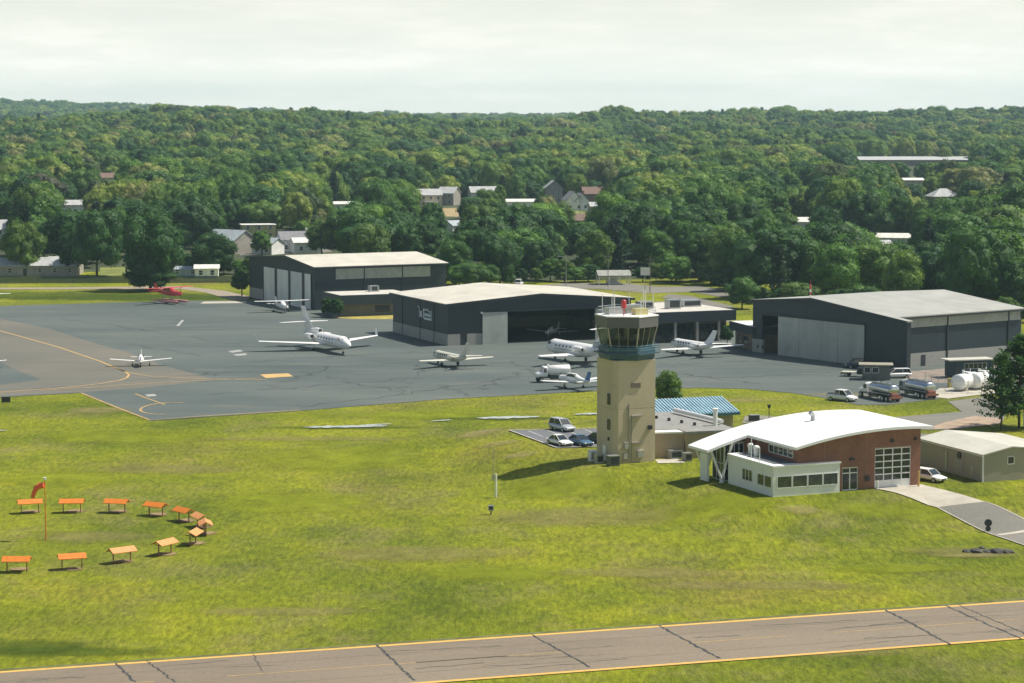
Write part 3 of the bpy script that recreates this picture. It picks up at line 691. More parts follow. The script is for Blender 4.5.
for k in range(6):
    a, b = Vector(hexr(4.2, SZ + .9)[k]), Vector(hexr(4.2, SZ + .9)[(k + 1) % 6])
    for t in (0, .33, .66): p = a.lerp(b, t); w.cyl(p, p + Vector((0, 0, 1.02)), .03, n=6)
w.build('railing', mat('blue_rail', (.10, .22, .28), .4), bal)
# cab glass leaning outward
zg0, zg1 = SZ + 1.6, SZ + 4.15
w = MB(); w.loft([hexr(3.2, zg0 + .001), hexr(3.85, zg1)])
cabm, n, b = nt('cab_glass'); b.inputs['Base Color'].default_value = (.55, .62, .58, 1); b.inputs['Roughness'].default_value = .03
b.inputs['Transmission Weight'].default_value = 0; b.inputs['Specular IOR Level'].default_value = .8
tcn = noisetex(n, .8, 3); trn = N(n, 'ShaderNodeBsdfTransparent'); trn.inputs[0].default_value = (.55, .62, .55, 1); msn = N(n, 'ShaderNodeMixShader')
L(n, ramp(n, tcn.outputs[0], [(.3, (.78,) * 3), (.7, (.62,) * 3)]).outputs[0], msn.inputs[0]); b.inputs['Base Color'].default_value = (.03, .035, .03, 1)
L(n, b.outputs[0], msn.inputs[1]); L(n, trn.outputs[0], msn.inputs[2]); L(n, msn.outputs[0], n.nodes['Material Output'].inputs['Surface'])
w.build('cab_glazing', cabm, tw)
a_, b_ = hexr(3.24, zg0), hexr(3.89, zg1)
w = MB()
for k in range(6):
    w.cyl(a_[k], b_[k], .10, n=6, mi=0)
    for t in (.34, .67):
        p = Vector(a_[k]).lerp(Vector(a_[(k + 1) % 6]), t); q = Vector(b_[k]).lerp(Vector(b_[(k + 1) % 6]), t); w.cyl(p, q, .03, n=6)
w.build('window_mullion', mat('mullion', (.42, .38, .28), .5), tw)
w = MB(); w.loft([hexr(3.15, zg0 + .02), hexr(3.15, zg0 + .12)]); w.build('cab_floor', M_dark, tw)
w = MB(); w.loft([hexr(2.5, zg0 + .12), hexr(2.6, zg0 + .85)]); w.build('console', M_dark, tw)
w = MB(); w.cyl((ccx, ccy, zg0 + .1), (ccx, ccy, zg1), .35, n=8); w.box(ccx - 1.4, ccx - .8, ccy, ccy + .5, zg0 + .9, zg0 + 1.5); w.box(ccx + .8, ccx + 1.5, ccy - .8, ccy - .3, zg0 + .9, zg0 + 1.5); w.build('cab_equipment', M_cream, tw)
w = MB(); w.loft([hexr(3.95, zg1), hexr(4.05, zg1 + .02), hexr(4.05, zg1 + 1.35), hexr(3.9, zg1 + 1.35)]); cr = w.build('cab_roof', mat('cab_fascia', (.12, .12, .115), .5, var=.1), tw)
w = MB(); w.loft([hexr(4.12, zg1 + 1.352), hexr(4.12, zg1 + 1.48)]); w.build('roof_edge', M_whroof, cr)
zt = zg1 + 1.48
w = MB(); h = hexr(3.7, zt)
for k in range(6):
    for t in (0, .5): p = Vector(h[k]).lerp(Vector(h[(k + 1) % 6]), t); w.cyl(p, p + Vector((0, 0, .95)), .03, n=6)
    for dz in (.5, .95): w.cyl(Vector(h[k]) + Vector((0, 0, dz)), Vector(h[(k + 1) % 6]) + Vector((0, 0, dz)), .03, n=6)
w.build('roof_railing', M_metal, cr)
for (x, y, hh, r) in ((-3.3, .3, 2.6, .05), (-2.5, -1.6, 2.4, .06), (-1.9, .4, 2.4, .05), (-.9, 1.9, 2.9, .05), (.9, -2.3, 2.3, .05), (2.0, -1.3, 2.9, .07), (2.7, .7, 3.1, .06), (3.3, 1.3, 2.9, .04), (3.6, -.3, 2.6, .06), (1.6, 2.6, 2.4, .04)):
    w = MB(); w.cyl((ccx + x, ccy + y, zt), (ccx + x, ccy + y, zt + .8), .035, n=6); w.cyl((ccx + x, ccy + y, zt + .8), (ccx + x, ccy + y, zt + hh), r, n=6); w.build('antenna', M_white, cr)
w = MB(); w.cyl((ccx - .9, ccy - 1.0, zt), (ccx - .9, ccy - 1.0, zt + .9), .1); w.cyl((ccx - .9, ccy - 1, zt + .9), (ccx - .9, ccy - 1, zt + 1.7), .33, .33, 12); w.ell((ccx - .9, ccy - 1, zt + 1.7), (.33, .33, .28)); w.build('beacon', M_red, cr, True)
w = MB(); w.box(ccx + .5, ccx + 2.3, ccy - 1.6, ccy - .4, zt, zt + .8); w.build('roof_unit', mat('yellow_unit', (.6, .52, .2), .5), cr)
w = MB(); w.box(ccx - 2.4, ccx - .2, ccy + .2, ccy + 1.6, zt, zt + .9); w.box(ccx + .2, ccx + 2.6, ccy + .5, ccy + 2, zt, zt + 1.1); w.build('roof_unit', M_metal, cr)
for (z0, z1, yc) in ((10.2, 10.75, 0), (7.2, 7.8, 0)): pass
def twin(face, a0, a1, z0, z1, gm_=None): window(tw, face, 0 if face in 'SW' else SX, a0, a1, z0, z1, 1, 1, M_dark, gm_, w=.05)
twin('W', 1.3, 2.0, 7.4, 8.8); twin('W', 1.3, 2.0, 4.2, 5.5); twin('W', 1.5, 1.9, 2.8, 3.2)
w = MB(); w.box(2.3, 3.6, -.1, 0, 9.6, 10.2); w.build('louvre_vent', mat('vent_brown', (.17, .14, .11), .7), tw)
w = MB(); w.box(2.3, 3.7, -.35, 0, 5.9, 6.1); w.box(2.3, 3.7, -.35, 0, 2.5, 2.65); w.box(1.9, 2.0, -.12, 0, .5, 7.6); w.box(1.0, 2.0, -.1, 0, .3, .4); w.cyl((2.35, -.06, .2), (2.35, -.06, 6.1), .05); w.build('conduit', mat('conduit_grey', (.30, .29, .25), .5), tw)
w = MB(); w.box(4.65, 5.15, -.35, 0, 4.2, 4.7); w.build('wall_lamp', M_dark, tw)
boxes('meter_box', mat('meter_grey', (.42, .41, .36), .5), tw, (1.3, 1.8, -.3, 0, 1.9, 2.7), (3.1, 4.0, -.4, 0, .7, 1.6), (1.2, 1.75, -.25, 0, .6, 1.3))
w = MB(); w.cyl((SX, 2.2, 11.5), (SX + .35, 2.2, 11.5), .35, .4, 12); w.build('dish', M_white, tw)
w = MB(); w.box(-.12, 0, 2.4, 3.3, .1, 2.0); w.build('side_door', M_white, tw)
# utility boxes beside the tower foot
def cabinet(px, py, wx, wy, h, m, label, z=MH, rot=TA, name='utility_cabinet', lid=True):
    p = G(px, py); t = thing(name, label, 'utility cabinet', p, rot)
    w = MB(); w.box(-wx / 2, wx / 2, -wy / 2, wy / 2, -.3, h); w.build('housing', m, t)
    w = MB(); w.box(-wx / 2 - .05, wx / 2 + .05, -wy / 2 - .05, wy / 2 + .05, h, h + .08); w.build('lid', M_metal if m is not M_white else M_white, t)
    w = MB(); w.box(-wx / 2 + .12, wx / 2 - .12, -wy / 2 - .03, -wy / 2, .25, h - .15); w.build('grille', M_dark if m is not M_white else M_metal, t)
    return t
cabinet(592.5, 461, .9, .8, 1.3, M_white, 'white upright cabinet left of the tower foot beside the cars')
cabinet(599, 464, 1, .8, 1.1, M_metal, 'grey ventilated unit between the white cabinet and the tower')
cabinet(613, 468, 1.4, 1.1, 1.25, mat('transformer_green', (.12, .14, .09), .6), 'olive transformer box in front of the tower corner')
cabinet(675, 460, 1.7, 1.2, 1.05, mat('ac_grey', (.3, .32, .3), .5), 'grey air conditioner standing against the tan annexe wall')
cabinet(687, 461.5, 1.0, 1.0, 1.0, mat('ac_grey2', (.24, .25, .24), .5), 'smaller dark air conditioner beside the white roof tip')
drape('concrete_pad', [pp([(655, 460), (676, 458.5), (686, 463), (658, 463.5)], MH)], M_conc, .06)

# ------------------------------------------------------------------ tan annexe behind tower
PA = Vector(G0(650, 458.6, MH)); PB = Vector(G0(686, 457, MH))
an = thing('tower_annexe', 'low tan flat-roofed annexe joined to the right side of the tower', 'building', (PA.x, PA.y, MH), R(10))
la = (PB - PA).length
w = MB(); w.box(0, la, 0, 11, -.5, 3.2); w.build('wall', M_tan2, an)
w = MB(); w.box(-.05, la + .1, -.1, 11, 3.2, 3.4); w.build('parapet', M_offw, an)
PC = Vector(G0(691, 459.5, MH)); 
ab = thing('plant_building', 'tan flat-roofed plant building with gravel roof and white pipe behind the annexe', 'building', (PC.x, PC.y, MH), R(17))
lb = 6.6
w = MB(); w.box(-3.8, lb, 4, 20, -.5, 3.2); w.box(-.2, lb, 1.0, 4, -.5, 3.2); w.build('wall', M_tan2, ab)
w = MB(); w.box(-4, lb + .2, 3.8, 20.2, 3.2, 3.5); w.box(-.4, lb + .2, .8, 3.8, 3.2, 3.5); w.build('roof', M_grav, ab)
for k in range(4): w = MB(); w.cyl((.5 + k * .8, 14 - 2.6 * k, 3.5), (.5 + k * .8, 14 - 2.6 * k, 3.9), .22); w.build('roof_vent', M_dark, ab)
w = MB(); w.cyl((lb - 1.8, 18.5, 4.0), (lb - .1, 5.5, 4.0), .28); w.build('pipe', M_white, ab)
w = MB(); w.cyl((lb - 1.2, 5.2, 3.4), (lb - 1.2, 5.2, 5.6), .3); w.ell((lb - 1.2, 5.2, 5.7), (.42, .42, .15)); w.build('chimney', M_offw, ab, True)
w = MB(); w.box(-.26, -.2, 1.6, 2.6, 0, 2.1); w.build('door', M_dark, ab)

# blue roof building
PBl = Vector(G0(739.7, 413.2, MH + 2.2)); AB = R(20); ub = Vector((math.cos(AB), math.sin(AB))); LB = 13
PB0 = PBl - ub * LB
bl = thing('blue_roofed_building', 'long tan building with bright blue standing-seam gable roof behind the tower', 'building', (PB0.x, PB0.y, MH), AB)
w = MB(); w.box(.5, LB - .7, .7, 11, -.8, 2.3); w.prism([(.7, 2.3), (11, 2.3), (5.9, 3.4)], .5, LB - .7, axis='x'); w.build('wall', M_tan2, bl)
w = MB(); w.prism([(0, 2.15), (5.9, 3.6), (11.8, 2.15), (11.8, 2.35), (5.9, 3.82), (0, 2.35)], 0, LB, axis='x')
roof = w.build('roof', M_blue, bl)
w = MB(); n_ = 27
for k in range(n_):
    x = .1 + k * (LB - .3) / (n_ - 1)
    w.prism([(0, 2.35), (5.9, 3.82), (5.9, 4.0), (0, 2.53)], x, x + .12, axis='x'); w.prism([(5.9, 3.82), (11.8, 2.35), (11.8, 2.53), (5.9, 4.0)], x, x + .12, axis='x')
w.build('standing_seams', mat('blue_seam', (.48, .64, .70), .4), roof)
w = MB(); w.box(-.05, LB + .05, -.14, -.01, 2.0, 2.38); w.build('gutter', mat('dark_blue_trim', (.04, .12, .17), .4), bl)

# ------------------------------------------------------------------ brick fire station with vaulted white roof
PBk = Vector(G0(919.8, 485.2, MH))
fs = thing('fire_station', 'red brick station with vaulted white roof, glass garage door and white office annexe', 'building', (PBk.x, PBk.y, MH), A23)
def zv(s): return 7.05 - .00845 * (s + 3.5) ** 2 + (.0018 * max(0, -17.65 - s) ** 2 * -0.6)
S0, S1 = -16.7, 0.0
w = MB()
# front wall with garage opening -6.3..-1.35, z 0..4.7 and door -10.7..-8.65 z 0..2.7
def arcpoly(a, b, z0, n=12): return [(a, z0), (b, z0)] + [(b + (a - b) * i / n, zv(b + (a - b) * i / n) - .06) for i in range(n + 1)]
GA, GB, EA, EB = -6.3, -1.35, -10.75, -8.6
w.prism(arcpoly(S0, EA, -.8), 0, .4, axis='y'); w.prism(arcpoly(EA, EB, 2.75), 0, .4, axis='y'); w.prism(arcpoly(EB, GA, -.8), 0, .4, axis='y'); w.prism(arcpoly(GA, GB, 4.75), 0, .4, axis='y'); w.prism(arcpoly(GB, S1, -.8), 0, .4, axis='y')
w.box(-.4, 0, .4, 14.2, -.8, zv(0) - .1); w.box(S0, S0 + .4, .4, 14.2, -.8, zv(S0) - .12); w.prism(arcpoly(S0, S1, -.8), 14.2, 14.6, axis='y')
w.box(S0 - .9, S0 - .02, 10.2, 11.2, -.8, zv(S0 - .9) - .08)
w.build('wall', M_brick, fs)
boxes('control_joint', mat('mortar_line', (.33, .22, .17), .9), fs, (-7.6, -7.54, -.02, 0, 0, zv(-7.6) - .3), (-13.2, -13.14, -.02, 0, 3.7, zv(-13.2) - .3), (GA - .1, GB + .1, -.03, 0, 4.76, 4.9))
# vault roof
w = MB(); n = 36
def vault(a, b, v0, v1, n, th=.32):
    rings = []
    for i in range(n + 1):
        s_ = a + (b - a) * i / n; z = zv(s_)
        rings.append([(s_, v0, z), (s_, v1, z), (s_, v1, z + th), (s_, v0, z + th)])
    w.loft(rings)
vault(-17.65, 1.15, -1.1, 15.5, 36); vault(-23.1, -17.652, 10.4, 15.5, 12)
w.build('roof', M_whroof, fs)
w = MB(); w.cyl((-9.2, 9.5, zv(-9.2) + .2), (-9.2, 9.5, zv(-9.2) + 1.0), .3, .25); w.cyl((-9.2, 9.5, zv(-9.2) + 1.0), (-9.6, 9.5, zv(-9.2) + 1.35), .27, .3); w.build('roof_vent', M_metal, fs, True)
# entrance under the roof tip
window(fs, 'S', 11.5, -20.2, S0 - .95, .1, 4.6, 4, 3, M_offw, M_glass, name='glass_wall'); window(fs, 'W', -20.2, 11.55, 14.4, .1, 4.2, 3, 2, M_offw, M_glass, name='glass_wall')
boxes('entrance_floor', M_conc, fs, (-20.15, S0 - .05, 11.55, 14.4, -.5, .09)); boxes('soffit', M_conc, fs, (-20.15, S0 - .01, 11.6, 14.4, 4.6, 4.8))
for v in (10.9, 15.0):
    w = MB(); w.cyl((-20.6, v, -.4), (-22.4, v, zv(-22.4) + .02), .16, n=8); w.build('strut', M_white, fs)
    w = MB(); w.cyl((-21.2, v, -.4), (-19.4, v, zv(-19.4) + .02), .16, n=8); w.build('strut', M_white, fs)
w = MB(); w.box(-22.0, -21.7, 12.6, 14.4, -.6, 3.3); w.build('fin_wall', M_offw, fs)
# garage door
gd = window(fs, 'S', .12, GA, GB, .1, 4.7, 4, 6, M_white, M_glass, w=.13, name='garage_door')
w = MB(); wbox(w, 'S', .12, GA + .1, GB - .1, .1, .85, .03, .075); w.build('bottom_panel', M_white, gd)
ed = window(fs, 'S', .15, EA, EB, .05, 2.7, 2, 1, M_white, M_glass, w=.14, name='entrance_door'); w = MB(); wbox(w, 'S', .15, EA, EB, 2.0, 2.12, .0, .1); w.build('transom', M_white, ed)
# annexe
AX0, AX1, AY0, AY1, AZ = -20.4, -11.5, -.7, 10.2, 3.45
w = MB(); w.box(AX0, AX1, AY0, -.001, -.8, AZ); w.box(AX0, S0 - .01, 0, AY1, -.8, AZ); w.build('office_wall', M_offw, fs, label='white rendered office annexe')
w = MB(); w.prism([(AX0 - .12, AY0 - .12), (AX1 + .12, AY0 - .12), (AX1 + .12, -.02), (S0 - .05, -.02), (S0 - .05, AY1 + .1), (AX0 - .12, AY1 + .1)], AZ, AZ + .18); w.build('office_parapet', M_whroof, fs)
w = MB(); w.box(AX0 + .8, S0 - .1, .4, AY1 - .6, AZ + .18, AZ + .22); w.build('office_roof', mat('dark_membrane', (.12, .13, .14), .7), fs)
wp = [-19.9, -17.85, -15.8, -13.75, -11.7]
for a, b in zip(wp, wp[1:]): window(fs, 'S', AY0, a, b - .12, 1.0, 2.35, 1, 1, M_white, M_gglass, w=.07, name='office_window')
window(fs, 'W', AX0, -.4, 1.2, 1.0, 2.3, 1, 1, M_white, M_gglass, w=.07, name='office_window'); window(fs, 'W', AX0, 1.35, 2.9, 1.0, 2.3, 1, 1, M_white, M_gglass, w=.07, name='office_window')
window(fs, 'W', AX0, 4.2, 6.6, 1.05, 2.4, 3, 1, M_white, M_gglass, w=.07, name='office_window')
window(fs, 'W', S0, 1.2, 6.8, 4.1, 5.0, 5, 1, M_offw, M_gglass, w=.1, name='clerestory')
for x, y in ((-18.3, 8.5), (-18.6, 6.6)):
    w = MB(); w.cyl((x, y, AZ), (x, y, AZ + 1.1), .32); w.ell((x, y, AZ + 1.25), (.42, .42, .3)); w.build('exhaust_hood', M_offw, fs, True)
for y_, z0_, z1_ in ((4.6, 1.5, 6.2), (2.6, 2.2, 5.4)): w = MB(); w.cyl((-20.38, y_, z0_), (-20.38, y_, z1_), .05); w.build('antenna', M_white, fs)
boxes('wall_lamp', M_dark, fs, (-9.8, -9.2, -.25, 0, 3.6, 3.85), (-.9, -.6, -.2, 0, 5.5, 5.8)); w = MB(); w.cyl((-4.0, -.25, 5.6), (-4.0, 0, 5.6), .22); w.build('bell', M_dark, fs)
w = MB(); w.box(-7.6, -7.1, -.2, 0, 1.0, 1.6); w.build('meter_box', M_dark, fs)
for s_ in (-6.6, -.9):
    p = PBk + u23 * s_ - v23 * 1.1; b = thing('bollard', 'white bollard left of the glass garage door' if s_ < -2 else 'yellow bollard right of the glass garage door', 'bollard', (p.x, p.y, MH), 0, 'bollards beside the garage door')
    w = MB(); w.cyl((0, 0, -.1), (0, 0, 1.05 if s_ < -2 else 1.9), .12); w.ell((0, 0, 1.05 if s_ < -2 else 1.9), (.12, .12, .08)); w.build('post', M_white if s_ < -2 else M_yel, b, True)

# ------------------------------------------------------------------ metal shed
PS = Vector(G0(982.5, 482, MH)); sh = thing('storage_shed', 'pale corrugated metal shed with low roof right of the brick station', 'shed', (PS.x, PS.y, MH), R(20))
for y_ in (0, 15): w = MB(); w.prism([(0, -.5), (12, -.5), (12, 3.2), (4, 4.0), (0, 3.2)], y_, y_ + .2, axis='y'); w.build('gable_wall', M_shed, sh)
boxes('long_wall', M_shed2, sh, (0, .2, .2, 15, -.5, 3.2), (11.8, 12, .2, 15, -.5, 3.2))
w = MB(); slab_gable(w, -.2, 12.2, -.2, 15.4, 4, 3.2, 3.2, 4.04, .14); w.build('roof', M_shroof, sh)
w = MB(); w.box(-.22, -.02, -.22, 15.4, 3.1, 3.2); w.box(-.04, .12, -.04, .12, 0, 3.2); w.build('trim', M_white, sh)
window(sh, 'S', 0, 3.4, 4.3, 2.0, 2.9, 1, 1, M_white)
w = MB(); w.cyl((-.05, 5.3, 2.5), (-.2, 5.3, 2.5), .4, n=14); w.build('wall_fan', M_dark, sh)
w = MB(); w.box(-.08, 0, 4.3, 6.0, .5, 1.9); w.build('louvre_vent', mat('shed_patch', (.34, .33, .27), .7), sh)
w = MB(); w.box(-.08, 0, 2.2, 2.5, 0, 1.7); w.box(-.1, 0, 8.2, 8.6, 0, 2.6); w.build('conduit', M_metal, sh)

# ------------------------------------------------------------------ vehicles
def se_ring(x, hw, z0, z1, n=14, p=3.2, tb=1.0):
    out = []; zc_ = (z0 + z1) / 2; hz = (z1 - z0) / 2
    for i in range(n):
        a = 2 * math.pi * i / n + math.pi / n; c, s_ = math.cos(a), math.sin(a)
        yy = math.copysign(abs(c) ** (2 / p), c) * hw; zz = math.copysign(abs(s_) ** (2 / p), s_) * hz
        if s_ > 0: yy *= tb
        out.append((x, yy, zc_ + zz))
    return out
def wheels(t, xsn, hw, r, w_=.22):
    for x in xsn:
        for sgn in (-1, 1):
            y = sgn * (hw - w_ / 2)
            m = MB(); m.cyl((x, y - w_ / 2, r), (x, y + w_ / 2, r), r, n=16); o = m.build('wheel', M_black, t, True)
            m = MB(); yo = y + sgn * w_ / 2; m.cyl((x, yo - .005 * sgn, r), (x, yo + .012 * sgn, r), r * .6, n=12); m.build('rim', M_metal, o)
def car(label, cat, loc, rot, m, L_=4.6, Wd=1.8, Hh=1.45, kind='sedan', group=None, name='parked_car'):
    t = thing(name, label, cat, loc, rot, group); h = L_ / 2; hw = Wd / 2
    belt = Hh * .62
    w = MB()
    rings = [se_ring(-h, hw * .82, .38, belt * .86), se_ring(-h + .12, hw * .93, .28, belt * .97), se_ring(-h + .8, hw, .24, belt), se_ring(-.2, hw, .22, belt), se_ring(h * .45, hw, .22, belt * .98), se_ring(h - .7, hw * .98, .24, belt * .88), se_ring(h - .15, hw * .9, .28, belt * .74), se_ring(h, hw * .78, .36, belt * .62)]
    w.loft(rings); w.build('body', m, t, True)
    if kind == 'sedan': pr = [(-h * .72, belt * .97, .80), (-h * .38, Hh - .04, .68), (h * .05, Hh - .02, .70), (h * .46, belt * .96, .82)]
    elif kind == 'pickup': pr = [(-1.0, belt * .97, .88), (-.85, Hh - .05, .80), (.75, Hh - .04, .80), (1.45, belt * .98, .88)]
    else: pr = [(-h * .94, belt * .97, .84), (-h * .84, Hh - .06, .74), (h * .12, Hh - .02, .76), (h * .48, belt * .97, .85)]
    w = MB(); w.loft([[(x, -hw * k * (1 if z < Hh * .8 else 1), belt * .9), (x, hw * k, belt * .9), (x, hw * k * .94, z), (x, -hw * k * .94, z)] for x, z, k in pr]); gh = w.build('window', M_glass, t, True)
    w = MB(); xa, xb = pr[1][0], pr[2][0]; k = pr[1][2]
    w.loft([se_ring(xa - .05, hw * k * .9, Hh - .09, Hh), se_ring(xa + .1, hw * k * .98, Hh - .1, Hh + .02), se_ring(xb - .1, hw * k * .98, Hh - .1, Hh + .02), se_ring(xb + .05, hw * k * .9, Hh - .09, Hh)])
    for sgn in (-1, 1):
        for (p, q) in ((pr[0], pr[1]), (pr[3], pr[2])):
            w.cyl((p[0], sgn * hw * p[2], belt * .95), (q[0], sgn * hw * q[2] * .95, Hh - .05), .05, n=6)
        xm = (xa + xb) / 2; w.cyl((xm, sgn * hw * k, belt * .95), (xm, sgn * hw * k * .95, Hh - .05), .045, n=6)
    w.build('roof', m, t, True)
    wheels(t, (-h * .6, h * .62), hw + .01, .33)
    for sgn in (-1, 1):
        w = MB(); w.ell((h - .1, sgn * hw * .68, belt * .63), (.12, .2, .09), 8, 5); w.build('headlight', M_metal, t, True)
        w = MB(); w.ell((-h + .07, sgn * hw * .72, belt * .75), (.08, .16, .12), 8, 5); w.build('tail_light', M_red, t, True)
    w = MB(); w.box(h - .06, h + .01, -hw * .5, hw * .5, .36, .5); w.build('grille', M_dark, t)
    if kind == 'pickup':
        w = MB(); w.box(-h + .12, -1.1, -hw * .8, hw * .8, belt - .02, belt + .015); w.build('cargo_bed', M_dark, t)
    return t
def at(px, py, z=None):
    if z is None: p = G(px, py); return p
    return (*G0(px, py, z), z)
CG = 'cars in the lot beside the tower'
car('silver hatchback SUV parked behind the white sedan left of the tower', 'car', at(562, 432), R(-58), M_silver, 4.7, 1.85, 1.75, 'suv', CG)
car('white sedan nearest the grass in the small tower lot', 'car', at(559.5, 446), R(-58), M_cwhite, 4.6, 1.8, 1.42, 'sedan', CG)
car('blue-grey sedan between the white sedan and the dark car by the tower', 'car', at(580, 445.5), R(-58), M_cblue, 4.6, 1.8, 1.42, 'sedan', CG)
car('dark green car half hidden behind the tower base', 'car', at(600, 445), R(-58), mat('dark_car', (.03, .05, .05), .3, .2), 4.6, 1.8, 1.42, 'sedan', CG)
car('white pickup truck with open bed beside the first tanker', 'pickup truck', at(842, 402), R(-42), M_cwhite, 5.2, 1.95, 1.85, 'pickup', name='pickup_truck')
car('white minivan parked before the right hangar wall', 'van', at(896, 378.5), R(190), M_cwhite, 5.4, 1.9, 1.75, 'suv', name='minivan')
car('white car parked against the right end of the brick station', 'car', at(929, 483), R(-50), M_cwhite, 4.5, 1.8, 1.5, 'suv')
car('white van on the access road beyond the centre hangar', 'van', at(519, 286), R(80), M_cwhite, 4.8, 1.9, 1.9, 'suv')
# flatbed pickup near booth
fb = thing('flatbed_truck', 'dark flatbed pickup with pale load deck beside the grey booth', 'truck', at(857, 377), R(-25))
w = MB(); w.box(-2.7, .2, -.95, .95, .75, .9); w.build('deck', M_cream, fb)
w = MB(); w.loft([se_ring(.2, .9, .5, 1.2), se_ring(2.2, .92, .5, 1.15), se_ring(2.7, .85, .5, 1.0)]); w.build('body', M_dark, fb, True)
w = MB(); w.loft([se_ring(.3, .85, 1.0, 1.8), se_ring(1.1, .8, 1.0, 1.82), se_ring(1.6, .8, 1.0, 1.3)]); w.build('cab', M_glass, fb, True)
w = MB(); w.box(-2.75, -2.5, -.9, .9, .45, .75); w.build('bumper', M_redm, fb); wheels(fb, (-1.7, 1.7), .96, .38)
ut = car('dark teal pickup parked behind the flatbed against the hangar doors', 'pickup truck', at(858, 369), R(185), mat('teal_car', (.03, .06, .08), .3, .2), 5.2, 1.9, 1.8, 'pickup', name='pickup_truck')

def tanker(label, loc, rot, cabm_, tankm, rear, big=True, group='fuel tankers'):
    t = thing('fuel_tanker', label, 'tanker truck', loc, rot, group)
    w = MB(); w.box(-5.0, 4.2, -.45, .45, .7, .95); w.build('chassis', M_dark, t)
    w = MB(); w.loft([se_ring(1.6, 1.1, .8, 2.55, tb=.95), se_ring(2.6, 1.1, .8, 2.6, tb=.92), se_ring(3.0, 1.05, .8, 1.75), se_ring(4.1, 1.0, .8, 1.6), se_ring(4.35, .9, .85, 1.4)]); cb = w.build('cab', cabm_, t, True)
    w = MB(); w.prism([(2.62, 1.75), (3.02, 1.75), (2.72, 2.4), (2.62, 2.4)], -.85, .85, axis='y'); w.build('windscreen', M_glass, cb)
    boxes('side_window', M_glass, cb, (1.9, 2.6, -1.12, -1.06, 1.65, 2.3), (1.9, 2.6, 1.06, 1.12, 1.65, 2.3))
    w = MB(); rs = []
    for x, k in ((-4.6, .55), (-4.5, .85), (-4.3, 1), (1.1, 1), (1.3, .85), (1.38, .55)):
        rs.append([(x, 1.12 * k * math.cos(2 * math.pi * i / 20), 1.95 + .85 * k * math.sin(2 * math.pi * i / 20)) for i in range(20)])
    w.loft(rs); tk = w.build('tank', tankm, t, True)
    w = MB()
    for x in (-3.2, -1.6, 0): w.cyl((x, 0, 2.78), (x, 0, 2.95), .3, n=12)
    w.box(-4.2, 1.0, -.5, -.44, 2.72, 2.9); w.box(-4.2, 1.0, .44, .5, 2.72, 2.9); w.build('hatch', M_metal, tk)
    w = MB()
    for sg_ in (-1, 1): boxes('side_locker', M_dark, t, (-1.6, 1.0, sg_ * 1.1 - .12, sg_ * 1.1 + .12, .55, 1.15))
    w = MB(); w.box(-5.15, -4.6, -1.15, 1.15, .6, .9); w.box(-4.98, -4.62, -.7, .7, .9, 1.35); w.build('rear_bumper', rear, t)
    boxes('catwalk', M_metal, t, (-4.6, .9, -1.2, -1.0, 1.25, 1.33), (-4.6, .9, 1.0, 1.2, 1.25, 1.33))
    wheels(t, (-3.9, -2.75, 3.3), 1.2, .5, .3)
    return t
tanker('fuel tanker with polished silver tank and rust red rear bumper, nearer the pickup', at(878, 400.5), R(116), M_cwhite, M_chrome, M_redm)
tanker('fuel tanker with polished silver tank and darker frame, right of the first tanker', at(914, 397), R(116), mat('cab_grey', (.30, .34, .33), .4), M_chrome, M_redm)
ft = tanker('white fuel truck with boxy white tank behind the blue-tailed plane', at(552, 382.5), R(197), M_cwhite, M_white, M_white)
ft.scale = (.68, .95, 1.12)
bo = thing('guard_booth', 'small grey flat-roofed booth with two white-framed windows by the right hangar', 'booth', at(876, 379.5), R(-8))
w = MB(); w.box(-2.4, 2.4, -1.5, 1.5, 0, 2.6); w.build('wall', mat('booth_grey', (.16, .155, .14), .8), bo)
w = MB(); w.box(-3.0, 2.9, -2.0, 1.9, 2.6, 2.8); w.build('roof', M_shed, bo)
window(bo, 'S', -1.5, -2.1, -1.0, 1.3, 2.3, 1, 1); window(bo, 'S', -1.5, -.7, .4, 1.3, 2.3, 1, 1)
ct = thing('portable_office', 'dark teal portable office with pale roof behind the white fuel tanks', 'portable building', at(969, 377), R(17))
w = MB(); w.box(-4, 4, -1.5, 1.5, .2, 3.1); w.build('wall', mat('teal_wall', (.015, .045, .06), .6), ct); w = MB(); w.box(-4.9, 4.1, -1.9, 1.7, 3.1, 3.3); w.build('roof', M_shroof, ct)
window(ct, 'S', -1.5, -1.8, 2.6, 1.6, 2.6, 5, 1, M_metal); w = MB(); w.box(-3.6, -2.7, -1.6, -1.5, .2, 2.4); w.build('door', M_dark, ct)
# fuel tanks
for i, (px, py, lb_) in enumerate(((957, 392, 'white horizontal fuel tank nearest the tankers'), (973, 390.5, 'white horizontal fuel tank in the middle of the row'), (990, 389, 'white horizontal fuel tank partly behind the pine'))):
    t = thing('fuel_tank', lb_, 'fuel tank', at(px, py), R(50), 'white fuel tanks by the pine')
    w = MB(); rs = []
    for x, k in ((-.15, .5), (0, .85), (.2, 1), (5.8, 1), (6, .85), (6.15, .5)): rs.append([(x, 1.35 * k * math.cos(2 * math.pi * i2 / 20), 1.6 + 1.3 * k * math.sin(2 * math.pi * i2 / 20)) for i2 in range(20)])
    w.loft(rs); w.build('shell', M_white, t, True)
    for x in (1.2, 4.6): w = MB(); w.box(x, x + .4, -1.1, 1.1, 0, .9); w.build('saddle', M_conc, t)
    w = MB(); w.cyl((2, 0, 3.05), (2, 0, 3.5), .2); w.box(2.6, 3.6, -.6, .6, 3.06, 3.14); w.cyl((4.4, 0, 3.05), (4.4, 0, 3.6), .06); w.build('fittings', M_white, t)
fn = thing('chain_fence', 'grey chain-link fence round the white fuel tanks', 'fence', at(952, 393.5), R(0))
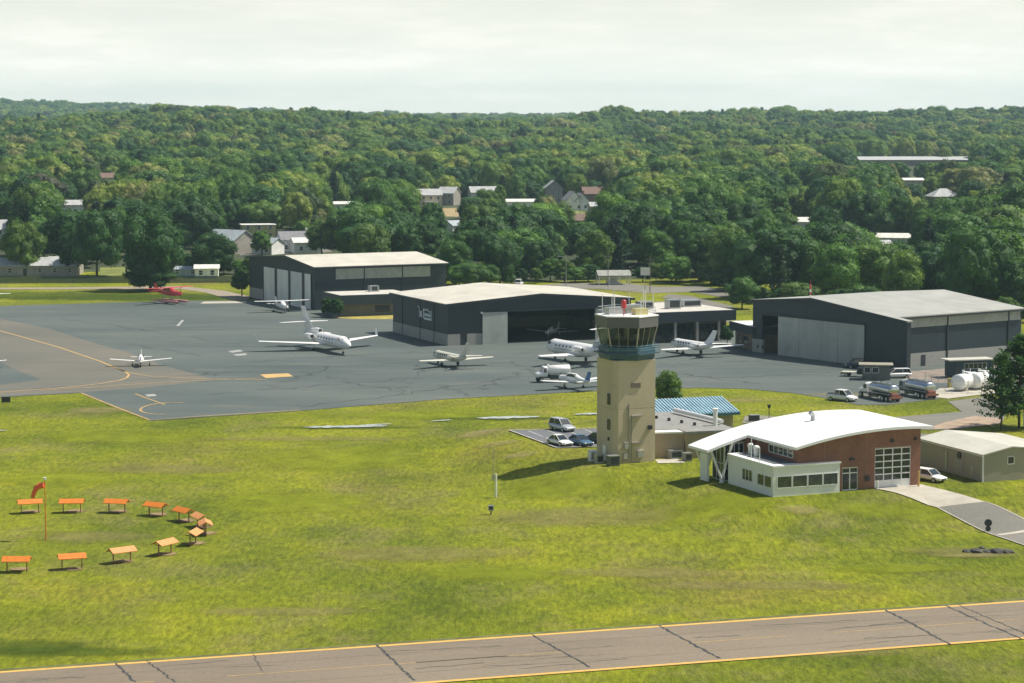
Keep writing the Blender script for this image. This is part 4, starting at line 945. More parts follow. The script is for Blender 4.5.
F = [Vector(G0(*p)) for p in ((925, 385), (952, 393.8), (1000, 394.5), (1030, 384))]; o0 = Vector(fn.location[:2])
for a, b in zip(F, F[1:]):
    n_ = max(2, int((b - a).length / 2.6))
    for k in range(n_): p = a.lerp(b, k / n_) - o0; w = MB(); w.cyl((p.x, p.y, 0), (p.x, p.y, 2.2), .045, n=6); w.build('post', M_metal, fn)
w = MB()
for a, b in zip(F, F[1:]):
    a2, b2 = a - o0, b - o0
    for z in (.3, .7, 1.1, 1.5, 1.9, 2.15): w.cyl((a2.x, a2.y, z), (b2.x, b2.y, z), .02, n=4)
w.build('wire', M_metal, fn)
p = at(950, 388); pu = thing('fuel_pump', 'yellow fuel pump stand beside the white fuel tanks', 'pump', p, R(20))
w = MB(); w.box(-.35, .35, -.3, .3, 0, 1.6); w.build('housing', mat('pump_yellow', (.55, .45, .08), .5), pu); w = MB(); w.box(-.25, .25, -.33, -.3, 1.0, 1.5); w.build('dial', M_dark, pu); w = MB(); w.cyl((.4, 0, .3), (.4, 0, 1.3), .04); w.build('hose', M_black, pu)

# ------------------------------------------------------------------ aircraft (nose = +x)
def foil(x_le, chord, y, z, th, vert=False, n=10):
    pts = [(0, 0), (.08, .5), (.3, .62), (.65, .35), (1, .02), (.65, -.2), (.3, -.38), (.08, -.32)]
    out = []
    for a, b in pts:
        if vert: out.append((x_le - a * chord, y + b * th, z))
        else: out.append((x_le - a * chord, y, z + b * th))
    return out
def flight_wing(mb, x0, c0, x1, c1, y0, y1, z0, z1, th, mi=0):
    mb.loft([foil(x0, c0, y0, z0, th), foil(x0 * .5 + x1 * .5, (c0 + c1) / 2, (y0 + y1) / 2, (z0 + z1) / 2, th * .8), foil(x1, c1, y1, z1, th * .5)], mi)
def fus(mb, st, n=16, mi=0):
    mb.loft([[(x, ry * math.cos(2 * math.pi * i / n), z + rz_ * math.sin(2 * math.pi * i / n)) for i in range(n)] for x, z, ry, rz_ in st], mi)
def gear(t, x, y, ztop, r=.28):
    w = MB(); w.cyl((x, y, r), (x, y, ztop), .08, n=6); g = w.build('landing_gear', M_metal, t)
    w = MB(); w.cyl((x, y - .12, r), (x, y + .12, r), r, n=12); w.build('tyre', M_black, g, True)
def jet(label, loc, rot, L_=15, span=16, r=.85, m=None, tri=False, winglet=False, ttail=True, stripe=None, sc=1.0, linem=None, name='business_jet'):
    m = m or M_white; t = thing(name, label, 'jet', loc, rot, 'parked aircraft'); h = L_ / 2; zc_ = .75 + r * 1.15
    w = MB(); fus(w, [(h, zc_ - .25 * r, .05, .05), (h - .04 * L_, zc_ - .18 * r, .42 * r, .4 * r), (h - .09 * L_, zc_ - .05 * r, .72 * r, .72 * r), (h - .16 * L_, zc_ + .06 * r, .95 * r, .98 * r), (h - .25 * L_, zc_, r, r), (-h * .1, zc_, r, r), (-h * .45, zc_ + .08 * r, .9 * r, .9 * r), (-h * .75, zc_ + .3 * r, .55 * r, .55 * r), (-h, zc_ + .5 * r, .12 * r, .15 * r)]); w.build('fuselage', m, t, True)
    w = MB()
    for sg_ in (-1, 1):
        w.prism([(h - .13 * L_, zc_ + .35 * r), (h - .165 * L_, zc_ + .35 * r), (h - .17 * L_, zc_ + .72 * r), (h - .15 * L_, zc_ + .74 * r)], sg_ * .72 * r, sg_ * .93 * r, axis='y')
    w.box(h - .125 * L_, h - .105 * L_, -.5 * r, .5 * r, zc_ + .3 * r, zc_ + .66 * r); w.build('cockpit_window', M_glass, t)
    w = MB()
    for k in range(6):
        x = h * .45 - k * L_ * .06; 
        for sg_ in (-1, 1): w.box(x - .16, x + .16, sg_ * .93 * r - .06, sg_ * .93 * r + .06, zc_ + .2 * r, zc_ + .2 * r + .34)
    w.build('cabin_window', M_glass, t)
    for sg_ in (-1, 1):
        w = MB(); w.prism([(h * .72, zc_ - .06 * r), (-h * .7, zc_ + .22 * r), (-h * .7, zc_ + .34 * r), (h * .72, zc_ + .02 * r)], sg_ * .62 * r, sg_ * 1.012 * r, axis='y') if False else w.box(-h * .3, h * .5, sg_ * r * .985 - .02, sg_ * r * .985 + .02, zc_ - .14 * r, zc_ - .02 * r); w.build('stripe', linem or M_shbl, t)
    zw = zc_ - .7 * r; sw = span * .5
    for sg_ in (-1, 1):
        w = MB(); flight_wing(w, h * .12, L_ * .2, h * .12 - sw * .42, L_ * .065, 0, sg_ * sw, zw, zw + sw * .055, .32 * r)
        wo = w.build('wing', m, t, True)
        if winglet:
            w = MB(); xt = h * .12 - sw * .42; zt_ = zw + sw * .055
            w.loft([foil(xt, L_ * .06, sg_ * sw, zt_, .08, True), foil(xt - L_ * .05, L_ * .028, sg_ * (sw + .25), zt_ + L_ * .058, .05, True)]); w.build('winglet', m, wo, True)
        w = MB(); xe = -h * .42; ye = sg_ * r * 1.55; ze = zc_ + .35 * r; er = .42 * r; el = L_ * .15
        fus(w, [(xe + el / 2, ze, er * .8, er * .8), (xe + el * .4, ze, er, er), (xe - el * .2, ze, er, er), (xe - el / 2, ze, er * .6, er * .6)]) if False else w.loft([[(x, ye + q * math.cos(2 * math.pi * i / 14), ze + q * math.sin(2 * math.pi * i / 14)) for i in range(14)] for x, q in ((xe + el / 2, er * .82), (xe + el * .38, er), (xe - el * .2, er), (xe - el / 2, er * .62))])
        w.box(xe - el * .25, xe + el * .3, min(ye, sg_ * .7 * r), max(ye, sg_ * .7 * r), ze - .07, ze + .07)
        eo = w.build('engine', m, t, True)
        w = MB(); w.cyl((xe + el / 2 - .02, ye, ze), (xe + el / 2 + .02, ye, ze), er * .72, n=12); w.cyl((xe - el / 2 - .05, ye, ze), (xe - el / 2, ye, ze), er * .5, n=12); w.build('intake', M_dark, eo)
    fh = L_ * .2 if not tri else L_ * .22; zf = zc_ + .6 * r
    w = MB(); w.loft([foil(-h * .52, L_ * .2, 0, zf - .1, .25 * r, True), foil(-h * .78, L_ * .15, 0, zf + fh * .5, .2 * r, True), foil(-h * .98, L_ * .1, 0, zf + fh, .12 * r, True)]); w.build('tail_fin', stripe or m, t, True)
    zs = zf + fh * (.98 if ttail else (.42 if tri else .1)); xs_ = -h * (.9 if ttail else .8)
    w = MB()
    for sg_ in (-1, 1): flight_wing(w, xs_, L_ * .09, xs_ - span * .09, L_ * .045, 0, sg_ * span * .2, zs, zs + (.0 if not tri else -.25), .12)
    w.build('stabiliser', m, t, True)
    if tri:
        w = MB(); fus(w, [(-h * .3, zc_ + 1.15 * r, .42 * r, .4 * r), (-h * .45, zc_ + 1.1 * r, .48 * r, .46 * r), (-h * .8, zc_ + .75 * r, .4 * r, .4 * r), (-h * 1.0, zc_ + .6 * r, .3 * r, .3 * r)]); e3 = w.build('engine', m, t, True)
        w = MB(); w.cyl((-h * .3, 0, zc_ + 1.15 * r), (-h * .295, 0, zc_ + 1.15 * r), .32 * r, n=12); w.build('intake', M_dark, e3)
    gear(t, h * .68, 0, zc_ - .6 * r, .25); gear(t, -h * .02, span * .11, zw + .1, .36); gear(t, -h * .02, -span * .11, zw + .1, .36)
    t.scale = (sc,) * 3
    return t
def prop_plane(label, loc, rot, L_=7.5, span=10.5, high=False, m=None, tailm=None, floats=False, sc=1.0, twin=False):
    m = m or M_white; t = thing('light_aircraft', label, 'aircraft', loc, rot, 'parked aircraft'); h = L_ / 2; r = .6 * L_ / 8; up = 1.0 if floats else 0
    zc_ = 1.25 * L_ / 8 + up
    w = MB(); fus(w, [(h, zc_ - .05, .25 * r, .25 * r), (h - .15, zc_, .7 * r, .65 * r), (h * .55, zc_, .9 * r, .85 * r), (h * .35, zc_ + .3 * r, r, 1.25 * r), (-h * .05, zc_ + .35 * r, r, 1.25 * r), (-h * .35, zc_ + .15 * r, .7 * r, .8 * r), (-h, zc_ + .15 * r, .12, .18)]); w.build('fuselage', m, t, True)
    w = MB(); w.prism([(h * .42, zc_ + .75 * r), (h * .2, zc_ + 1.5 * r), (-h * .1, zc_ + 1.5 * r), (-h * .22, zc_ + .8 * r)], -.93 * r, .93 * r, axis='y'); w.build('canopy', M_glass, t)
    zw = zc_ + 1.55 * r if high else zc_ - .55 * r; ch = L_ * .19
    for sg_ in (-1, 1):
        w = MB(); flight_wing(w, h * .28, ch, h * .24, ch * .72, 0, sg_ * span / 2, zw, zw + (0.1 if high else span * .045), .2); w.build('wing', m, t, True)
        if high: w = MB(); w.cyl((h * .12, sg_ * .9 * r, zc_ - .4 * r), (h * .15, sg_ * span * .27, zw - .02), .05, n=6); w.build('strut', m, t)
    w = MB(); w.loft([foil(-h * .62, L_ * .19, 0, zc_ + .2 * r, .1, True), foil(-h * .88, L_ * .11, 0, zc_ + 2.6 * r, .07, True)]); w.build('tail_fin', tailm or m, t, True)
    w = MB()
    for sg_ in (-1, 1): flight_wing(w, -h * .72, L_ * .12, -h * .78, L_ * .09, 0, sg_ * span * .17, zc_ + .25 * r, zc_ + .25 * r, .08)
    w.build('stabiliser', m, t, True)
    w = MB(); w.box(h - .02, h + .04, -.07, .07, zc_ - .95, zc_ + .85); pr = w.build('propeller', M_dark, t)
    w = MB(); fus(w, [(h + .28, zc_ - .05, .03, .03), (h + .1, zc_ - .05, .16, .16), (h - .05, zc_ - .05, .2, .2)], 10); w.build('spinner', m, pr, True)
    if floats:
        for sg_ in (-1, 1):
            w = MB(); y = sg_ * 1.5; w.loft([[(x, y - a, z1_), (x, y + a, z1_), (x, y + a, z0_ + .15), (x, y, z0_), (x, y - a, z0_ + .15)] for x, a, z0_, z1_ in ((h + .9, .08, .75, .85), (h + .2, .38, .4, .95), (0, .42, .3, .95), (-h * .9, .12, .6, .9))]); w.build('float', floats, t, True)
            w = MB()
            for x in (h * .5, -h * .1): w.cyl((x, y, .9), (x, sg_ * .5, zc_ - .4), .05, n=6)
            w.build('float_strut', M_metal, t)
            for x in (h * .3,): gear(t, x, y, .5, .26)
    else:
        gear(t, h * .72, 0, zc_ - .4 * r, .2); gear(t, -h * .0 + .2, span * .14, zw if not high else zc_ - .3, .22); gear(t, .2, -span * .14, zw if not high else zc_ - .3, .22)
    t.scale = (sc,) * 3
    return t
jet('large white three-engined jet with winglets in front of the left hangar', (-36.2, 448.5, .06), R(-62), 22.5, 25.5, 1.25, M_white, tri=True, winglet=True, ttail=False)
jet('cream twin-engined business jet before the centre hangar side door', (*G0(449.5, 366), .06), R(118), 14, 15, .78, M_cream, ttail=False)
jet('white business jet beside the tower, nose at the open hangar', (*G0(575, 362), .06), R(122), 20, 21, 1.4, M_white, ttail=True)
jet('white twin jet right of the tower cab in front of the terminal', (*G0(691.5, 354.5), .06), R(120), 14.5, 19, .9, M_white, ttail=False)
prop_plane('white low-wing plane with blue tail beside the white fuel truck', (*G0(575, 389), .06), R(120), 9.4, 12.6, False, M_white, M_bluep)
prop_plane('white low-wing plane alone on the tan lane, nose towards the camera', (*G0(141, 366), .06), R(-82), 7.6, 11.2, False, M_white)
prop_plane('white high-wing plane beneath the four tall doors of the left hangar', (*G0(281, 312), .06), R(-68), 9.5, 13.2, True, M_white)
prop_plane('red high-wing seaplane on white and red floats at the grass edge', (*G0(168, 303.5), .06), R(-45), 10.5, 14, True, M_red, floats=mat('float_pink', (.62, .30, .28), .4))
prop_plane('white plane mostly outside the left edge, on the lane', (*G0(-24, 368), .06), R(-80), 7.5, 11, False, M_white)
prop_plane('white high-wing plane at the left edge beside the far grass', (*G0(-16, 303), .06), R(-80), 8, 13, True, M_white)
pi_ = P0 + (0,) ; pc = Vector(P0) + u23 * 27 + v23 * 9
prop_plane('small white plane parked in shadow inside the open centre hangar', (pc.x, pc.y, .1), R(-110), 8, 11, False, M_white)

# ------------------------------------------------------------------ segmented circle
CC = Vector(G0(50, 540)); SB = [(30, 513, 0), (72, 512.5, 0), (117, 512.7, 0), (156, 516, 0), (184, 521.5, 0), (200.5, 527.5, 1), (205.5, 534.5, 2), (193, 544.5, 2), (165, 554.5, 2), (122, 562.5, 2), (72, 569, 0), (17, 572, 0)]
NM = ['orange gable-topped marker just behind the windsock pole', 'second orange marker from the left in the far row', 'third orange marker from the left in the far row', 'fourth orange marker in the far row, tilting away right', 'small orange-red marker before the tight right turn of the circle', 'pale orange marker uppermost at the right turn of the circle', 'pale orange marker at the rightmost point of the circle', 'pale orange marker just below the rightmost one', 'pale orange marker second up from the near right', 'faded orange marker in the near row nearest the middle', 'bright orange marker second from the left in the near row', 'bright orange marker at the left of the near row, by the picture edge']
def marker(m):
    t = thing('circle_marker', NM[0], 'marker', (0, 0, 0), 0, 'orange markers in the wind circle')
    w = MB(); a = .78; w.prism([(-a, 1.15), (-a, 1.21), (0, 1.64), (a, 1.21), (a, 1.15), (0, 1.57)], -1.42, 1.42, axis='x'); w.build('roof', m, t)
    for x in (-1.0, 1.0):
        w = MB(); w.box(x - .05, x + .05, -.05, .05, -.3, 1.5); w.box(x - .04, x + .04, -.5, .5, 1.1, 1.18); w.build('post', M_redm, t)
    return t
mk = {0: marker(M_org), 2: marker(M_org2)}; mk[1] = mk[2]; used = set(); dirt_polys = None
for i, (px, py, k) in enumerate(SB):
    p = Vector(G0(px, py)); d = p - CC; ang = math.atan2(d.y, d.x) - math.pi / 2
    if k not in used and not (k == 1 and False):
        o = mk[k]; o.location = (p.x, p.y, 0); o.rotation_euler = (0, 0, ang); o['label'] = NM[i]; used.add(k)
        if k == 1: used.add(2)
    else: copy_tree(mk[k], (p.x, p.y, 0), ang, NM[i])
    patch('bare_earth', px + 2, py + .5, 19, 3.6, S_earth)
p = at(46, 541); ws = thing('windsock', 'orange windsock hanging limp from an orange pole inside the marker circle', 'windsock', p, 0)
w = MB(); w.cyl((0, 0, 0), (0, 0, 6.6), .07, .05, 8); w.build('pole', M_org, ws, True)
w = MB(); w.cyl((0, 0, 6.6), (0, 0, 6.9), .12, .2, 8); w.build('lamp', M_white, ws)
w = MB(); pts = [(-.05, 0, 6.05, .3), (-.5, .1, 6.0, .33), (-.95, .15, 5.75, .3), (-1.25, .2, 5.2, .24), (-1.4, .2, 4.6, .19)]; rings = []
for i, (x, y, z, r) in enumerate(pts):
    q = pts[min(i + 1, 4)]; q0 = pts[max(i - 1, 0)]; d = Vector((q[0] - q0[0], q[1] - q0[1], q[2] - q0[2])).normalized().to_track_quat('Z', 'Y')
    rings.append([tuple(Vector((x, y, z)) + d @ Vector((r * math.cos(2 * math.pi * k / 12), r * math.sin(2 * math.pi * k / 12), 0))) for k in range(12)])
w.loft(rings); w.build('sock', mat('sock_red', (.9, .16, .05), .8), ws, True)

# small field items
p = at(496, 499); t = thing('sensor_mast', 'thin sensor mast on a white base standing alone in the meadow', 'mast', p)
w = MB(); w.cyl((0, 0, 0), (0, 0, 2.9), .12, .12, 8); w.build('base', M_offw, t); w = MB(); w.cyl((-.25, 0, 2.6), (-.25, 0, 6.0), .035, n=6); w.build('rod', M_metal, t); w = MB(); w.box(-.5, -.2, -.1, .1, 2.1, 2.8); w.build('sensor_box', M_metal, t)
p = at(491, 516); t = thing('ground_light', 'small grey light fitting on a stub post in the meadow below the mast', 'light', p)
w = MB(); w.cyl((0, 0, 0), (0, 0, .5), .08); w.build('post', M_dark, t); w = MB(); w.box(-.32, .32, -.2, .2, .5, 1.1); w.build('housing', M_metal, t); w = MB(); w.box(-.22, .22, -.23, -.2, .6, 1.0); w.build('lens', M_dark, t)
p = at(988, 534); t = thing('round_marker', 'black round marker on a post beside the drive edge', 'marker', p)
w = MB(); w.cyl((0, 0, 0), (0, 0, .7), .08); w.build('post', M_dark, t); w = MB(); w.cyl((0, -.06, 1.0), (0, .06, 1.0), .42, n=16); w.cyl((0, -.05, .35), (0, .05, .35), .3, n=12); w.build('disc', M_dark, t)
p = at(6, 404); t = thing('ground_sign', 'small black guidance sign on the grass by the left edge', 'sign', p, R(10))
w = MB(); w.box(-.7, .7, -.12, .12, .25, 1.15); w.build('panel', M_dark, t); w = MB(); boxes('leg', M_metal, t, (-.5, -.4, -.05, .05, 0, .25), (.4, .5, -.05, .05, 0, .25))
p = at(754, 421.5); t = thing('utility_cabinet', 'dark ground box between two short posts behind the brick station', 'utility cabinet', p, R(20))
w = MB(); w.box(-.7, .7, -.4, .4, 0, .9); w.build('housing', M_dark, t); w = MB(); w.box(-.75, .75, -.45, .45, .9, .97); w.build('lid', M_metal, t)
p = at(769, 420.5); t = thing('lamp_post', 'short dark lamp post beside the ground box', 'lamp', p)
w = MB(); w.cyl((0, 0, 0), (0, 0, 1.7), .06); w.build('pole', M_dark, t); w = MB(); w.cyl((0, 0, 1.7), (0, 0, 2.2), .2, .28, 8); w.build('lamp_head', M_dark, t)
for i, (px, py, s_) in enumerate(((967, 553, .5), (976, 555, .7), (987, 554.5, .45), (996, 554, .8), (1006, 553, .6), (982, 552, .35), (1011, 555, .4))):
    p = at(px, py); bm = bmesh.new(); bmesh.ops.create_icosphere(bm, subdivisions=2, radius=s_)
    for v in bm.verts: v.co *= 1 + .35 * noise.noise(v.co * 2.2 + Vector((i * 7, 0, 0))); v.co.z *= .5
    me = bpy.data.meshes.new('boulder'); bm.to_mesh(me); bm.free(); me.materials.append(M_stone); o = bpy.data.objects.new('boulder', me); COL.objects.link(o); o.location = (p[0], p[1], p[2] + .1)
    tag(o, 'dark low boulder in the rubble patch below the drive', 'rock', 'rubble by the drive')
drape('rubble_earth', [[G(962, 553)[:2], G(985, 557)[:2], G(1014, 556)[:2], G(1012, 551.5)[:2], G(985, 551)[:2]]], mat('dark_earth', (.08, .09, .04), .95, var=.4), .03)
# ---- poles and lamps
def pole(px, py, h, label, arm=True, r=.13, m=None):
    p = at(px, py); t = thing('utility_pole' if not arm else 'street_lamp', label, 'pole' if not arm else 'street lamp', p)
    w = MB(); w.cyl((0, 0, 0), (0, 0, h), r, r * .6, 8); w.build('pole', m or M_metal, t, True)
    w = MB()
    if arm: w.cyl((0, 0, h - .2), (-1.8, 0, h), .05, n=6); w.box(-2.4, -1.7, -.15, .15, h - .08, h + .08); w.build('lamp_arm', M_metal, t)
    else: w.box(-1.1, 1.1, -.07, .07, h - 1.0, h - .85); w.box(-.9, .9, -.07, .07, h - 1.9, h - 1.78); w.build('crossarm', m or M_bark, t)
    return t
pole(566, 286, 8, 'grey street lamp on the grass beyond the centre hangar roof')
pole(480, 286, 6.5, 'grey street lamp among the bushes between the hangar roofs')
woodp = mat('pole_wood', (.24, .2, .16), .9)
pole(608, 287, 9, 'wooden utility pole beside the open shelter', False, m=woodp); pole(650, 293, 9.5, 'wooden utility pole behind the tower roof antennas', False, m=woodp)
pole(761, 298, 9, 'wooden utility pole left of the right hangar', False, m=woodp); pole(556, 240, 9, 'wooden utility pole in the trees below the white gabled house', False, m=woodp)
pole(580, 216, 9, 'wooden utility pole in front of the white gabled house', False, m=woodp)
p = at(645, 291); t = thing('notice_board', 'white box on a post behind the tower cab', 'sign', p)
w = MB(); w.cyl((0, 0, 0), (0, 0, 4), .1); w.build('post', M_metal, t); w = MB(); w.box(-1.2, 1.2, -.2, .2, 4, 6); w.build('panel', M_white, t)
# far left fence
fo = thing('boundary_fence', 'long dark green slatted fence along the far left grass', 'fence', (*G0(-60, 284), 0), 0, None)
a = Vector(G0(-60, 284)); b = Vector(G0(236, 283)); n_ = 40; o0 = a
for k in range(n_ + 1): p = a.lerp(b, k / n_) - o0; w = MB(); w.box(p.x - .06, p.x + .06, p.y - .06, p.y + .06, 0, 2.1); w.build('post', M_grgreen, fo)
for k in range(n_):
    p, q = a.lerp(b, k / n_) - o0, a.lerp(b, (k + 1) / n_) - o0; w = MB()
    for z in range(7): w.prism([(p.x + .08, p.y - .02), (q.x - .08, q.y - .02), (q.x - .08, q.y + .02), (p.x + .08, p.y + .02)], .12 + z * .27, .34 + z * .27)
    w.build('panel', M_grgreen, fo)
# ------------------------------------------------------------------ houses beyond the field
KEEP = []
M_wcream = mat('cream_wall', (.58, .52, .38), .8); M_wwhite = mat('white_wall', (.85, .85, .80), .7); M_wbeige = mat('beige_wall', (.34, .32, .27), .8); M_wyel = mat('yellow_wall', (.52, .48, .24), .8)
M_rwhite = mat('white_roof', (.72, .71, .64), .6); M_rgrey = mat('light_grey_roof', (.42, .43, .42), .8)
KF = {'bungalow': .95, 'warehouse': 1.0, 'twin steep': .95, 'cream two': .9, 'hip-roofed': .9, 'pale yellow flat': .95}
def house(label, px, py, wd, dp, hh, rh, rot, wm, rm, cat='house', nwin=3, gable='x', chim=False, hip=False, group='houses in the woods', name='house', keep=True, porch=False):
    p = at(px, py); t = thing(name, label, cat, p, R(rot), group); a, b = wd / 2, dp / 2
    w = MB(); w.box(-a, a, -b, b, -2, hh)
    if rh > .3 and not hip:
        if gable == 'x': w.prism([(-b, hh), (b, hh), (0, hh + rh * .97)], -a, a, axis='x')
        else: w.prism([(-a, hh), (a, hh), (0, hh + rh * .97)], -b, b, axis='y')
    w.build('wall', wm, t)
    w = MB()
    if rh <= .3: w.box(-a - .3, a + .3, -b - .3, b + .3, hh, hh + .25)
    elif hip:
        w.add([(-a - .5, -b - .5, hh), (a + .5, -b - .5, hh), (a + .5, b + .5, hh), (-a - .5, b + .5, hh), (-a * .25, 0, hh + rh), (a * .25, 0, hh + rh)], [(0, 1, 5, 4), (1, 2, 5), (2, 3, 4, 5), (3, 0, 4), (3, 2, 1, 0)])
    elif gable == 'x': w.prism([(-b - .5, hh - .25), (0, hh + rh), (b + .5, hh - .25), (b + .5, hh - .05), (0, hh + rh + .2), (-b - .5, hh - .05)], -a - .4, a + .4, axis='x')
    else: w.prism([(-a - .5, hh - .25), (0, hh + rh), (a + .5, hh - .25), (a + .5, hh - .05), (0, hh + rh + .2), (-a - .5, hh - .05)], -b - .4, b + .4, axis='y')
    ro = w.build('roof', rm, t)
    if chim: w = MB(); w.box(a * .3, a * .3 + .8, -.4, .4, hh + rh * .4, hh + rh + 1.1); w.build('chimney', M_brick, ro)
    floors = 2 if hh > 4.6 else 1
    for fl in range(floors):
        for k in range(nwin):
            x = -a + wd * (k + .5) / nwin; z = .9 + fl * 2.7
            if k == nwin // 2 and fl == 0 and nwin > 2:
                w = MB(); w.box(x - .5, x + .5, -b - .06, -b, 0, 2.1); w.build('door', M_dark, t)
            else: window(t, 'S', -b, x - .55, x + .55, z, z + 1.3, 1, 2, M_wwhite)
    if porch: w = MB(); w.box(-a * .6, a * .6, -b - 2, -b - .02, 2.4, 2.6); w.box(-a * .6, -a * .6 + .15, -b - 2, -b - 1.85, 0, 2.4); w.box(a * .6 - .15, a * .6, -b - 2, -b - 1.85, 0, 2.4); w.build('porch', M_wwhite, t)
    D = p[1]; r = max(wd, dp * .6) / 2
    x0, yb = project(p[0] - r, D, p[2] + .5); x1, yt = project(p[0] + r, D, p[2] + hh + rh)
    xm = (x0 + x1) / 2; xh = (x1 - x0) / 2 * next((v for k_, v in KF.items() if k_ in label), .62)
    if keep: KEEP.append((xm - xh, xm + xh, yb, yt, D))
    return t
house('long low beige house with grey roof behind the far left fence', 20, 275, 34, 9, 3.0, 1.9, 3, M_wbeige, M_rgrey, nwin=8)
house('low beige house end with grey roof right of the long house at the far left', 66, 274, 9, 9, 3.0, 1.9, 3, M_wbeige, M_rgrey, nwin=2)
house('grey-roofed house cut by the left edge above the long low house', -2, 244, 10, 9, 5.2, 3, 20, M_wwhite, M_rgrey)
house('large blue-grey roofed house left of the pale yellow building', 230, 253, 14, 10, 4.4, 3.0, -38, M_wbeige, M_shbl, nwin=3)
house('pale yellow flat-roofed building with white roof above the left hangar', 258, 239, 12, 9, 5.0, .2, 12, M_wyel, M_rwhite, 'building', 3)
house('dark-roofed house just above the left hangar ridge', 292, 251, 9, 8, 4, 2.4, 20, M_wwhite, M_shingle)
house('pale blue-grey house with low roof above the left hangar roof', 268, 254, 8, 7, 3.6, 1.6, -30, M_wwhite, M_shbl, nwin=2)
house('white-roofed low house right of the dark-roofed house', 306, 253, 9, 8, 3.6, 1.2, 15, M_wwhite, M_rwhite, nwin=2)
house('small cream building with pale roof among trees above the left hangar', 318, 242, 8, 7, 3.4, 1.4, 10, M_wcream, M_rwhite, nwin=2)
house('small white garden shed with flat front near the fence', 207, 278, 6.5, 4, 2.8, .8, 5, M_wwhite, M_rwhite, 'shed', 2, name='shed')
house('pale blue low shed beside the big dark tree', 187, 277, 9, 4, 2.3, .5, -8, mat('pale_blue_wall', (.30, .40, .42), .7), M_shbl, 'shed', 2, name='shed')
house('narrow white-roofed building between dark trees at mid left', 344, 211, 12, 8, 3.2, .8, 10, M_wwhite, M_rwhite, nwin=2)
house('cream two-storey house with dark windows left of centre', 430, 207, 10, 9, 5.6, 2.5, 8, M_wcream, M_rgrey, nwin=3, porch=True)
house('pale grey house half hidden right of the cream house', 449, 205, 8, 9, 5.6, 2.6, -20, M_wbeige, M_rgrey, nwin=2)
house('pale grey-roofed house among purple-leaved trees', 484, 201, 14, 9, 4.2, 2.6, 12, M_wwhite, M_rgrey)
house('long low white building on the open lawn right of centre', 519, 208, 17, 7, 3.0, .9, 5, M_wwhite, M_rwhite, 'building', 4)
house('tall grey gabled house left of the white gabled house', 553, 203, 8, 10, 7, 3.4, 5, M_wbeige, M_rgrey, nwin=2, gable='y')
house('white house with twin steep gables and dark roof', 572, 210, 7, 9, 4.6, 3.6, 12, M_wwhite, M_shingle, nwin=2, gable='y')
house('white gabled wing right of the twin-gabled house with dark roof', 580, 210, 6, 8, 4.2, 3.2, 12, M_wwhite, M_shingle, nwin=2, gable='y', chim=True)
house('brown-roofed brick house behind the twin gables', 595, 204, 12, 9, 4.8, 3, 5, mat('pink_brick_wall', (.36, .22, .17), .8), M_shbr, chim=True)
house('small pale garage right of the twin-gabled house', 597, 212, 7, 6, 2.6, 1.6, 10, M_wbeige, M_rgrey, 'garage', 1, name='garage')
house('dark brown-roofed house below the white gabled house', 584, 229, 12, 8, 3.4, 2.2, 5, M_wbeige, M_shbr)
house('small blue-white roofed hut in trees left of centre', 453, 232, 6, 5, 2.6, 1.6, 50, M_wwhite, M_shbl, 'shed', 1, name='shed')
house('small white bungalow with pale roof at the right in the woods', 893, 248, 11, 7, 3.6, 1.2, -10, M_wwhite, M_rwhite, nwin=3)
house('grey hip-roofed house among pale green trees at the right', 943, 205, 13, 11, 4.0, 3.6, 10, M_wbeige, M_rgrey, hip=True)
house('tiny white house high in the woods at the right', 912, 188, 11, 8, 4.4, .9, 5, M_wcream, M_rwhite, nwin=2)
house('small grey-roofed house partly hidden below the round dark tree', 877, 256, 9, 7, 3, 1.8, 25, M_wbeige, M_rgrey, nwin=2, keep=False)
house('white-walled house glimpsed through trees left of the round dark tree', 800, 231, 9, 7, 3.6, 1.4, 5, M_wwhite, M_rwhite, nwin=2)
house('pink-brown roofed house deep in the left woods', 108, 186, 13, 9, 4.4, 2.6, 15, M_wcream, M_shbr)
house('white-fronted house glimpsed in the left woods', 75, 214, 11, 8, 4, 1.8, 15, M_wwhite, M_rgrey)
house('very long white-roofed warehouse on the far wooded slope', 912, 165, 80, 40, 4.0, 1.8, 0, mat('far_warehouse_wall', (.3, .22, .18), .8), M_rgrey, 'warehouse', 8, group=None, name='warehouse')
house('cream cottage glimpsed behind the trees right of the shelter', 708, 281, 5, 5, 2.8, 1.2, 5, M_wcream, M_rgrey, nwin=2, keep=False)
# open shelter
p = at(613, 284.5); t = thing('open_shelter', 'low open-sided shelter with pale roof beyond the tower', 'shelter', p, R(6))
w = MB(); w.prism([(-3.2, 2.4), (0, 3.7), (3.2, 2.4), (3.2, 2.6), (0, 3.9), (-3.2, 2.6)], -4.6, 4.6, axis='x'); w.build('roof', mat('dull_shelter_roof', (.30, .31, .27), .8), t)
for x in (-4.2, -1.4, 1.4, 4.2):
    for y in (-2.7, 2.7): w = MB(); w.box(x - .12, x + .12, y - .12, y + .12, 0, 2.6); w.build('post', M_wwhite, t)
w = MB(); w.box(-1.5, 1.5, -.8, .8, 0, .8); w.box(-1, 1, 1.2, 1.6, 0, 1.6); w.build('bench', M_wwhite, t)
# white storage building at the right edge
p = at(1034, 429); t = thing('white_cabin', 'plain white cabin cut by the right edge beside the pine', 'building', p, R(5))
w = MB(); w.box(-1.2, 3, -1.5, 1.5, 0, 4.6); w.build('wall', M_offw, t); w = MB(); w.box(-1.3, 3.1, -1.6, 1.6, 4.6, 4.75); w.build('roof', M_metal, t); window(t, 'S', -1.5, .2, 1.4, 1.5, 2.6)
